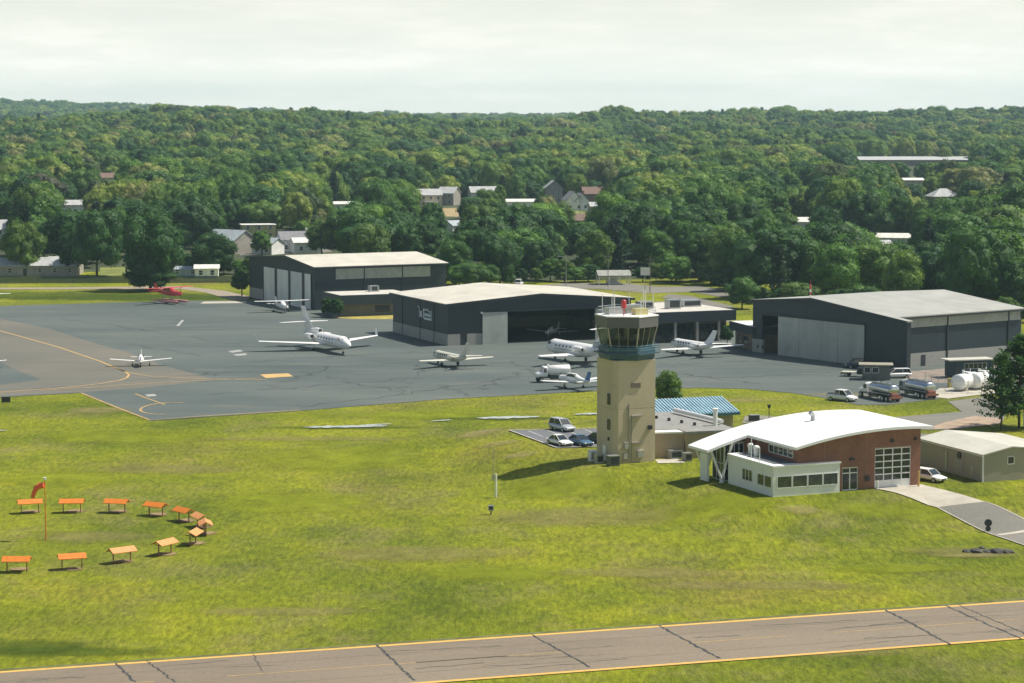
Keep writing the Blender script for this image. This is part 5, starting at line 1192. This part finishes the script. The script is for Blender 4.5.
# lawns in the clearings
def lawn(pts, nm='lawn', m=None): drape(nm, [[G(a, b)[:2] for a, b in pts]], m or mat('lawn_grass', (.17, .20, .04), .95, var=.3, scale=.15), .06)
lawn([(505, 209), (560, 209), (612, 214), (606, 220), (560, 215), (505, 216)]); lawn([(418, 209), (462, 208), (458, 217), (420, 216)], 'dry_lawn', mat('dry_lawn', (.36, .27, .13), .95, var=.3, scale=.2))
lawn([(100, 268), (125, 267), (126, 276), (100, 277)]); lawn([(180, 276), (240, 276), (240, 282), (180, 282)])
drape('street', [[G(a, b)[:2] for a, b in ((240, 250), (330, 247), (332, 252), (240, 257))]], M_road, .07)

# ------------------------------------------------------------------ trees
def crown_mesh(name, seed, wd, ht, base, nlobe, nleaf, leaf, m, conifer=False):
    rnd = random.Random(seed); mb_v, mb_f = [], []
    def leafq(c, nrm, s):
        nrm = Vector(nrm); nrm.normalize(); t1 = nrm.orthogonal().normalized(); t1 = Matrix.Rotation(rnd.uniform(0, 6.28), 3, nrm) @ t1; t2 = nrm.cross(t1)
        n = len(mb_v); a = s * rnd.uniform(.6, 1.25); b = s * rnd.uniform(.45, 1.0); k = rnd.uniform(-.3, .3) * s
        mb_v.extend([tuple(c - t1 * a), tuple(c - t2 * b + nrm * k), tuple(c + t1 * a * .9), tuple(c + t2 * b + nrm * k)]); mb_f.append((n, n + 1, n + 2, n + 3))
    lobes = []
    if conifer:
        for k in range(nlobe):
            z = base + (ht - base) * k / nlobe; r = wd / 2 * (1 - (k / nlobe)) ** .8 + .5; nb = 7
            for q in range(nb):
                a = rnd.uniform(0, 6.28); ln = r * rnd.uniform(.55, 1.15)
                c = Vector((math.cos(a) * ln * .6, math.sin(a) * ln * .6, z + rnd.uniform(-.4, .4))); lobes.append((c, Vector((ln * .5, ln * .5, .5)), a))
                for j in range(nleaf):
                    t = rnd.random() ** .7; p = Vector((math.cos(a) * ln * t, math.sin(a) * ln * t, z - ln * .12 * t + .25 * ln * t * t)) + Vector((rnd.gauss(0, .35), rnd.gauss(0, .35), rnd.gauss(0, .22)))
                    leafq(p, (rnd.gauss(0, .6), rnd.gauss(0, .6), 1), leaf)
    else:
        cz = base + (ht - base) * .52
        lobes.append((Vector((0, 0, cz)), Vector((wd * .36, wd * .36, (ht - base) * .42))))
        for k in range(nlobe):
            a = k * 2.4 + rnd.uniform(-.4, .4); f = (k + .5) / nlobe; zz = base + (ht - base) * (.18 + .72 * f) ; env = math.sqrt(max(.05, 1 - ((f - .38) / .66) ** 2))
            rr = wd / 2 * env * rnd.uniform(.5, .8); s = wd * rnd.uniform(.13, .24)
            lobes.append((Vector((math.cos(a) * rr, math.sin(a) * rr, zz)), Vector((s, s * rnd.uniform(.8, 1.2), s * rnd.uniform(.7, 1.0)))))
        for c, r in lobes:
            big = r.x > wd * .3; n_ = int(nleaf * (2.6 if big else 1) * (1 if big else (r.x / (wd * .18)) ** 2))
            for j in range(n_):
                d = Vector((rnd.gauss(0, 1), rnd.gauss(0, 1), rnd.gauss(0.25, 1))).normalized(); k = rnd.uniform(.80, 1.10)
                p = c + Vector((d.x * r.x, d.y * r.y, d.z * r.z)) * k
                leafq(p, d + Vector((rnd.gauss(0, .5), rnd.gauss(0, .5), rnd.gauss(.2, .5))), leaf * rnd.uniform(.7, 1.3))
            # inner mass of the lobe
            bm = bmesh.new(); bmesh.ops.create_icosphere(bm, subdivisions=2, radius=1); n = len(mb_v); off = Vector((seed, c.x, c.z))
            for v in bm.verts:
                q = v.co * (1 + .22 * noise.noise(v.co * 2.4 + off)); mb_v.append((c.x + q.x * r.x * .84, c.y + q.y * r.y * .84, c.z + q.z * r.z * .84))
            for f_ in bm.faces: mb_f.append(tuple(n + v.index for v in f_.verts))
            bm.free()
    me = bpy.data.meshes.new(name); me.from_pydata(mb_v, [], mb_f); me.materials.append(m); return me
def trunk_mesh(seed, h, r, spread):
    rnd = random.Random(seed); w = MB()
    pts = [Vector((0, 0, -.4))]
    for k in range(1, 5): pts.append(Vector((rnd.gauss(0, .12) * k, rnd.gauss(0, .12) * k, h * k / 4)))
    for i in range(4): w.cyl(pts[i], pts[i + 1], r * (1 - .2 * i), r * (.8 - .2 * i + .001), 8)
    for k in range(6):
        a = k * 1.1 + rnd.random(); b = pts[2].lerp(pts[4], rnd.random() * .8); e = b + Vector((math.cos(a) * spread, math.sin(a) * spread, rnd.uniform(1.5, 3.5))); w.cyl(b, e, r * .4, r * .12, 6)
    me = bpy.data.meshes.new('trunk'); me.from_pydata(w.v, [], w.f); me.materials.append(M_bark); return me
# prototypes: about 14 m tall
PROT = []
for i, (wd, ht, base, nl, nf) in enumerate([(12, 14, 2.0, 22, 88), (14, 13.5, 1.6, 26, 84), (10.5, 15, 2.2, 22, 90), (12.5, 12.5, 1.4, 22, 88), (9.5, 14, 1.6, 18, 96), (15, 15, 2.2, 28, 80)]):
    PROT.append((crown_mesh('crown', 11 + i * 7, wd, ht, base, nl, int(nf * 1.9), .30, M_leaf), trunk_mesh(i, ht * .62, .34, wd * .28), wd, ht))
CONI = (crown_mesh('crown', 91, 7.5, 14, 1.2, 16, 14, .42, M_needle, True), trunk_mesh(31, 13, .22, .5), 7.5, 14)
TINT = {'dark green': (.56, .68, .72), 'mid green': (.98, 1.0, .9), 'bright green': (1.35, 1.3, 1.0), 'yellow-green': (1.9, 1.65, 1.1), 'olive': (1.45, 1.15, 1.0), 'purple-leaved': (1.5, .62, 1.0), 'blue-green': (.75, .95, 1.25)}
EXACT = bpy.data.materials  # foliage base for named trees is the same shader, tinted by object colour
TREES = []
def tree(label, x, y, h, wscale=1.0, kind=None, tint='mid green', group='trees of the wood', name='broadleaf_tree'):
    pr = CONI if kind == 'c' else PROT[kind if kind is not None else random.randrange(len(PROT))]
    z = H(x, y); t = thing(name, label, 'tree', (x, y, z), random.uniform(0, 6.28), group); s = h / pr[3]
    c = bpy.data.objects.new('crown', pr[0]); COL.objects.link(c); c.parent = t; k = random.uniform(.88, 1.12)
    tc = TINT[tint]; c.color = (tc[0] * k, tc[1] * k, tc[2] * k, 0)
    tr_ = bpy.data.objects.new('trunk', pr[1]); COL.objects.link(tr_); tr_.parent = t
    t.scale = (s * wscale, s * wscale, s); TREES.append((x, y, pr[2] * s * wscale / 2)); return c
def tpx(label, px, pyb, hpx, wpx, kind, tint, name='broadleaf_tree'):
    p = at(px, pyb); sc = FPX / p[1]; h = hpx / sc; pr = CONI if kind == 'c' else PROT[kind]
    wanted = wpx / sc; ws_ = wanted / (pr[2] * h / pr[3]); return tree(label, p[0], p[1], h, ws_, kind, tint, name=name)
tpx('big dark green tree standing on the grass edge behind the red seaplane', 151, 291, 73, 64, 3, 'dark green')
tpx('broad dark tree behind the fence left of the seaplane tree', 97, 277, 66, 56, 1, 'dark green')
tpx('olive tree before the long low house at the far left', 24, 275, 50, 44, 3, 'olive')
tpx('narrow dark tree before the end of the long low house', 68, 276, 32, 18, 4, 'dark green')
tpx('spreading dark tree over the small white shed', 214, 276, 40, 52, 3, 'dark green')
tpx('domed dark green tree left of the blue-grey roofed house', 193, 256, 52, 54, 5, 'dark green')
tpx('small bright tree between the pale yellow building and the dark-roofed house', 262, 256, 26, 22, 4, 'bright green')
tpx('dark bush against the left end wall of the left hangar', 242, 297, 32, 20, 4, 'dark green')
tpx('pale olive tree above the right end of the left hangar', 322, 256, 34, 36, 3, 'olive')
tpx('large dark green tree above the left hangar roof', 362, 256, 52, 70, 5, 'mid green')
tpx('second large dark tree above the left hangar roof, further right', 396, 256, 44, 50, 1, 'dark green')
tpx('yellow-green rounded bush above the pale yellow building', 302, 240, 18, 18, 3, 'yellow-green')
tpx('round solid dark green tree standing out at the right', 863, 249, 56, 46, 0, 'dark green')
tpx('bushy green tree left of the right hangar beside the concrete path', 742, 309, 30, 34, 3, 'mid green')
tpx('leafy bush between the tower and the apron', 668, 406, 33, 32, 3, 'olive', 'bush')
tpx('tall yellow-green tree right of the white gabled house', 612, 246, 52, 44, 0, 'yellow-green')
tpx('bright yellow-green tree beside the long low white building', 533, 201, 34, 30, 5, 'yellow-green')
tpx('purple-leaved tree beside the pale grey-roofed house', 508, 204, 16, 22, 3, 'purple-leaved')
tpx('olive tree just before the pale grey-roofed house', 487, 216, 26, 28, 0, 'olive')
tpx('grey-green dense tree in front of the lawn right of centre', 560, 236, 32, 30, 3, 'olive')
tpx('pale yellow tree above the far left long house', 80, 262, 48, 30, 2, 'yellow-green')
tpx('bright yellow-green tree high in the left woods', 166, 200, 42, 40, 1, 'yellow-green')
tpx('pale yellow-green tree left of the bright one high in the left woods', 133, 200, 40, 32, 0, 'yellow-green')
tpx('purple-brown tree in the woods left of centre', 313, 214, 34, 24, 2, 'purple-leaved')
tpx('lime tree at the foot of the wood behind the left hangar', 396, 285, 26, 26, 3, 'bright green', 'bush')
for i, (px, py, h_, w_, k, tn) in enumerate([(700, 282, 50, 40, 2, 'mid green'), (655, 275, 44, 40, 0, 'bright green'), (538, 281, 40, 36, 1, 'dark green'), (500, 284, 46, 42, 5, 'dark green'), (455, 285, 44, 38, 0, 'mid green'), (800, 292, 58, 44, 2, 'mid green'), (850, 296, 58, 48, 0, 'dark green'), (900, 298, 54, 46, 1, 'mid green'), (955, 300, 56, 50, 5, 'mid green'), (1005, 302, 60, 50, 2, 'dark green'), (480, 285, 22, 30, 3, 'olive'), (430, 284, 28, 32, 3, 'olive'), (676, 284, 26, 34, 3, 'bright green')]):
    wh = ['behind the glazed tower cab', 'just left of the tower antennas', 'above the white van on the access road', 'beyond the middle of the centre hangar roof', 'above the gap between left and centre hangars', 'above the left end of the right hangar', 'above the right hangar ridge', 'above the middle of the right hangar roof', 'above the right part of the right hangar roof', 'at the right edge behind the right hangar', 'behind the street lamp in the bushes', 'right of the left hangar end', 'beside the road right of the open shelter']
    tpx(f'{tn} {"low bush" if h_ < 30 else "tree"} {wh[i]}', px, py, h_, w_, k, tn, 'bush' if h_ < 30 else 'broadleaf_tree')
# pines at the right edge
tpx('dark bush skirting the trunk of the big tree behind the red seaplane', 150, 291.5, 24, 50, 3, 'dark green', 'bush')
tpx('broad green tree below the dark brown-roofed house', 583, 252, 30, 34, 1, 'mid green')
PINE = (crown_mesh('crown', 57, 10.5, 12.5, 2.6, 15, 44, .30, M_leaf, True), trunk_mesh(77, 11.5, .22, .6), 9.5, 12.5)
for (px, py, h_, ws_, lb) in ((1001, 431, 11.5, .82, 'dark pine with bare trunk right of the service road, left of its pair'), (1019, 429, 14.0, .92, 'taller dark pine at the right edge with bare trunk')):
    p = at(px, py); t = thing('pine_tree', lb, 'tree', p, random.random() * 6, 'pines at the right edge'); s = h_ / 12.5
    c = bpy.data.objects.new('crown', PINE[0]); COL.objects.link(c); c.parent = t; c.color = (.8, .85, .9, 0); tr_ = bpy.data.objects.new('trunk', PINE[1]); COL.objects.link(tr_); tr_.parent = t; t.scale = (s * ws_, s * ws_, s)
# planting by the buildings
for px, py, h_, lb in ((327, 318, 4.6, 'dark shrub at the left end of the low office wing'), (337, 319, 4.8, 'dark conical shrub before the low office wing'), (684, 341, 4.2, 'dark shrub before the terminal glazing'), (700, 341, 4.6, 'taller dark shrub before the terminal wall'), (728, 346, 4.0, 'dark shrub at the corner of the link building')):
    p = at(px, py); tree(lb, p[0], p[1] + 1.5, h_, 1.1, 4, 'dark green', 'shrubs by the buildings', 'shrub')

FRONT = [(-500, 668), (238, 668), (262, 660), (300, 640), (450, 622), (560, 640), (700, 640), (730, 600), (765, 560), (830, 540), (1024, 515), (1600, 500)]
def front(px):
    for (a, ya), (b, yb) in zip(FRONT, FRONT[1:]):
        if a <= px <= b: return ya + (yb - ya) * (px - a) / (b - a)
    return 700
CLEAR = [[G(a, b)[:2] for a, b in pl] for pl in ([(505, 209), (560, 209), (612, 214), (606, 220), (560, 215), (505, 216)], [(418, 209), (462, 208), (458, 217), (420, 216)], [(240, 250), (330, 247), (332, 252), (240, 257)], [(600, 281), (632, 281), (632, 288), (600, 288)])]
HOUSEP = [(o.location.x, o.location.y) for o in bpy.data.objects if o.get('category') in ('house', 'garage', 'shed', 'building', 'warehouse') and o.location.y > 600]
cell = {}
def crowded(x, y, r):
    cx_, cy_ = int(x // 14), int(y // 14)
    for i in range(cx_ - 1, cx_ + 2):
        for j in range(cy_ - 1, cy_ + 2):
            for (a, b, c) in cell.get((i, j), ()):
                if (a - x) ** 2 + (b - y) ** 2 < ((c + r) * .58) ** 2: return True
    return False
def addcell(x, y, r): cell.setdefault((int(x // 14), int(y // 14)), []).append((x, y, r))
for x, y, r in TREES: addcell(x, y, r)
def ok(x, y, r, h):
    px, py = project(x, y, H(x, y)); pr = r * FPX / y
    if y < front(px) + r * .6: return False
    if -20 < px < 330 and y < 740 and random.random() < .45: return False
    for hx, hy in HOUSEP:
        if abs(hx - x) < 9 + r * .4 and abs(hy - y) < 9 + r * .4: return False
    _, pt = project(x, y, H(x, y) + h)
    for (x0, x1, yb, yt, D) in KEEP:
        if y < D and px + pr * .85 > x0 and px - pr * .85 < x1 and pt < yb - .42 * (yb - yt) and py > yt: return False
    for pl in CLEAR:
        if inside((x, y), pl) : return False
    return True
cands = []
y = 520.0
rg = random.Random(5)
while y < 6800:
    step = 11.0 if y < 1200 else (12.5 if y < 2600 else (15 if y < 3600 else 21))
    half = y * .30 + 60 if y < 3200 else y * .26
    x = -half
    while x < half:
        jx, jy = x + rg.uniform(-.45, .45) * step, y + rg.uniform(-.45, .45) * step
        cands.append((jx, jy, step)); x += step
    y += step * .92
for bx0, bx1, byb, byt, tqx, tqy in ((838, 888, 240, 194, 863, 249), (120, 181, 262, 219, 151, 291), (168, 220, 250, 205, 193, 256)): KEEP.append((bx0 + 6, bx1 - 6, byb, byt, G(tqx, tqy)[1]))
near, far = [], []
for x, y, stp in cands:
    m = 1.25 if y > 2600 else 1.0
    if y > 3600: m = 1.7
    h = rg.uniform(11.5, 19) * (1.15 if rg.random() < .15 else 1) * (.70 if rg.random() < .15 else 1) * (1.0 if y < 2600 else m * .8)
    patch = noise.noise(Vector((x / 70, y / 110, 9)))
    h *= 1 + .22 * patch
    k = rg.randrange(6) if rg.random() > .075 else 6
    w_ = rg.choice((rg.uniform(.7, .9), rg.uniform(.9, 1.15), rg.uniform(1.1, 1.45))) * (m if y > 2600 else 1.0)
    pr = (PROT + [CONI])[k]; w_ = w_ / (m * .8 if y > 2600 else 1); r = pr[2] * (h / pr[3]) * w_ / 2
    if not ok(x, y, r, h): continue
    if crowded(x, y, r): continue
    addcell(x, y, r)
    px, py = project(x, y, H(x, y)); vis = -15 < px < 1039
    (near if vis else far).append((x, y, h, w_, k, px))
near.sort(key=lambda q: q[1])
NB = 300 - len([o for o in bpy.data.objects if o.get('category') == 'tree'])
ind, rest = near[:NB], near[NB:] + far
def where(px, y):
    s = [(95, 'behind the far left fence'), (175, 'behind the big seaplane tree'), (250, 'behind the small white shed'), (330, 'above the left hangar doors'), (450, 'above the left hangar roof'), (510, 'just right of the left hangar'), (590, 'beyond the centre hangar roof'), (650, 'beyond the open shelter'), (720, 'beyond the tower cab'), (790, 'left of the right hangar'), (870, 'above the right hangar doors'), (950, 'above the right hangar roof'), (1100, 'at the far right edge')]
    for a, b in s:
        if px < a: return b
    return s[-1][1]
SRC = {}
for x, y, h, w_, k, px in ind:
    q = noise.noise(Vector((x / 45, y / 60, 4))) + rg.gauss(0, .35)
    tn = 'dark green' if q < -.12 else ('mid green' if q < .18 else ('bright green' if q < .42 else ('olive' if q < .6 else 'yellow-green')))
    if k == 6: tn = 'blue-green'
    sz = 'small' if h < 10.5 else ('tall' if h > 14 else 'medium-height')
    dep = 'in the front row' if y < front(px) + 25 else ('further back' if y > front(px) + 70 else 'in the second row')
    if k not in SRC and k != 6: tn = 'mid green'
    cobj = tree(f'{sz} {tn} {"conifer" if k == 6 else "tree"} {where(px, y)}, {dep}', x, y, h, w_, 'c' if k == 6 else k, tn, name='conifer' if k == 6 else 'broadleaf_tree')
    if k not in SRC: SRC[k] = cobj; cobj.color = (1, 1, 1, 1)
print('trees: individual', len(ind), 'woodland', len(rest))
px = -30
while px < 1050:
    yf = front(px) - rg.uniform(1, 7); x = (px - 512) / FPX * yf
    if not any(abs(hx - x) < 8 and abs(hy - yf) < 9 for hx, hy in HOUSEP) and not inside((x, yf), CLEAR[3]) and not (85 < px < 235 and rg.random() < .5):
        tree(f'low rounded bush along the front of the wood {where(px, yf)}', x, yf, rg.uniform(3, 6.5), rg.uniform(1.2, 1.8), rg.randrange(5), rg.choice(['dark green', 'mid green', 'olive', 'bright green']), 'bushes along the wood edge', 'bush')
    px += rg.uniform(9, 20)
# the far wood: one mass of instanced crowns
pm = bpy.data.meshes.new('distant_woodland'); pm.from_pydata([(x, y, H(x, y)) for x, y, *_ in rest], [], [])
def attr(nm, ty, vals): a = pm.attributes.new(nm, ty, 'POINT'); a.data.foreach_set('value' if ty != 'FLOAT_VECTOR' else 'vector', vals)
attr('kind', 'INT', [r_[4] for r_ in rest])
sv, rv = [], []
for x, y, h, w_, k, px in rest:
    pr = (PROT + [CONI])[k]; s = h / pr[3]; sv += [s * w_, s * w_, s]; rv += [0, 0, rg.uniform(0, 6.28)]
attr('scl', 'FLOAT_VECTOR', sv); attr('rot', 'FLOAT_VECTOR', rv)
wood = bpy.data.objects.new('distant_woodland', pm); COL.objects.link(wood); wood['kind'] = 'stuff'; wood['label'] = 'mass of mixed green trees covering the hills to the skyline'
ng = bpy.data.node_groups.new('woodland', 'GeometryNodeTree'); ng.interface.new_socket('Geometry', in_out='INPUT', socket_type='NodeSocketGeometry'); ng.interface.new_socket('Geometry', in_out='OUTPUT', socket_type='NodeSocketGeometry')
gi = ng.nodes.new('NodeGroupInput'); go = ng.nodes.new('NodeGroupOutput'); jn = ng.nodes.new('GeometryNodeJoinGeometry')
def nattr(nm, ty): a = ng.nodes.new('GeometryNodeInputNamedAttribute'); a.data_type = ty; a.inputs['Name'].default_value = nm; return a.outputs[0]
ak, as_, ar = nattr('kind', 'INT'), nattr('scl', 'FLOAT_VECTOR'), nattr('rot', 'FLOAT_VECTOR')
crowns = {}
for o in bpy.data.objects:
    if o.name.startswith('crown') and o.data and o.data not in crowns: crowns[o.data] = o
for k, pr in enumerate(PROT + [CONI]):
    if k not in SRC: continue
    cmp = ng.nodes.new('FunctionNodeCompare'); cmp.data_type = 'INT'; cmp.operation = 'EQUAL'; ng.links.new(ak, cmp.inputs[2]); cmp.inputs[3].default_value = k
    oi = ng.nodes.new('GeometryNodeObjectInfo'); oi.inputs['Object'].default_value = SRC[k]; oi.inputs['As Instance'].default_value = True; oi.transform_space = 'ORIGINAL'
    ip = ng.nodes.new('GeometryNodeInstanceOnPoints'); ng.links.new(gi.outputs[0], ip.inputs['Points']); ng.links.new(cmp.outputs[0], ip.inputs['Selection']); ng.links.new(oi.outputs['Geometry'], ip.inputs['Instance'])
    ng.links.new(ar, ip.inputs['Rotation']); ng.links.new(as_, ip.inputs['Scale']); ng.links.new(ip.outputs[0], jn.inputs[0])
ng.links.new(jn.outputs[0], go.inputs[0]); md = wood.modifiers.new('woodland', 'NODES'); md.node_group = ng
# forest floor
fl = []
drape('forest_floor', [[(-900, 690), (-190, 680), (-120, 672), (-60, 652), (0, 636), (60, 652), (110, 610), (130, 570), (170, 545), (700, 520), (1500, 3300), (-1500, 3300)]], mat('forest_floor', (.045, .06, .02), .95, var=.4, scale=.05), .03)

# ------------------------------------------------------------------ light, sky, air
SE, SAZ = R(57), math.atan2(.97, .24)
sd = bpy.data.lights.new('sun', 'SUN'); sd.energy = 5.0; sd.angle = R(.53); sd.color = (1, .94, .84)
so = bpy.data.objects.new('sun', sd); COL.objects.link(so)
dv = Vector((math.sin(SAZ) * math.cos(SE), math.cos(SAZ) * math.cos(SE), math.sin(SE))); so.rotation_euler = dv.to_track_quat('Z', 'Y').to_euler()
wd_ = bpy.data.worlds.new('World'); scene.world = wd_; wd_.use_nodes = True; n = wd_.node_tree; bg = n.nodes['Background']
sky = N(n, 'ShaderNodeTexSky'); sky.sky_type = 'NISHITA'; sky.sun_disc = False; sky.sun_elevation = SE; sky.sun_rotation = SAZ; sky.air_density = 1.2; sky.dust_density = 2.5; sky.ozone_density = 1.5
tc = N(n, 'ShaderNodeTexCoord'); sx = N(n, 'ShaderNodeSeparateXYZ'); L(n, tc.outputs['Generated'], sx.inputs[0])
mr = N(n, 'ShaderNodeMapRange'); mr.inputs['From Min'].default_value = .02; mr.inputs['From Max'].default_value = .17; mr.inputs['To Min'].default_value = .92; mr.inputs['To Max'].default_value = 0; L(n, sx.outputs[2], mr.inputs[0])
mp = N(n, 'ShaderNodeMapping'); mp.inputs['Scale'].default_value = (5, 5, 34); L(n, tc.outputs['Generated'], mp.inputs[0])
cn = N(n, 'ShaderNodeTexNoise'); cn.inputs['Scale'].default_value = 2.2; cn.inputs['Detail'].default_value = 7; cn.inputs['Roughness'].default_value = .62; L(n, mp.outputs[0], cn.inputs['Vector'])
cr_ = ramp(n, cn.outputs[0], [(.35, (11.9, 12.3, 11.2)), (.52, (12.7, 12.9, 11.6)), (.64, (13.7, 13.6, 12.4))])
mxx = mix(n, mr.outputs[0], sky.outputs[0], cr_.outputs[0]); L(n, mxx, bg.inputs['Color']); bg.inputs['Strength'].default_value = .082
hz = MB(); hz.box(-4200, 4200, -700, 7100, -1.2, 130)
hm, n, b = nt('haze'); n.nodes.remove(b); pv = N(n, 'ShaderNodeVolumePrincipled'); pv.inputs['Color'].default_value = (.60, .84, 1.0, 1); pv.inputs['Density'].default_value = HAZE = .000075; pv.inputs['Anisotropy'].default_value = .2
L(n, pv.outputs[0], n.nodes['Material Output'].inputs['Volume']); ho = hz.build('haze', hm); ho['kind'] = 'stuff'
vs_ = scene.view_settings; vs_.view_transform = 'Standard'; vs_.look = 'None'; vs_.exposure = .14; vs_.gamma = 1; vs_.use_curve_mapping = False
scene.cycles.volume_bounces = 1
scene.cycles.transparent_max_bounces = 8
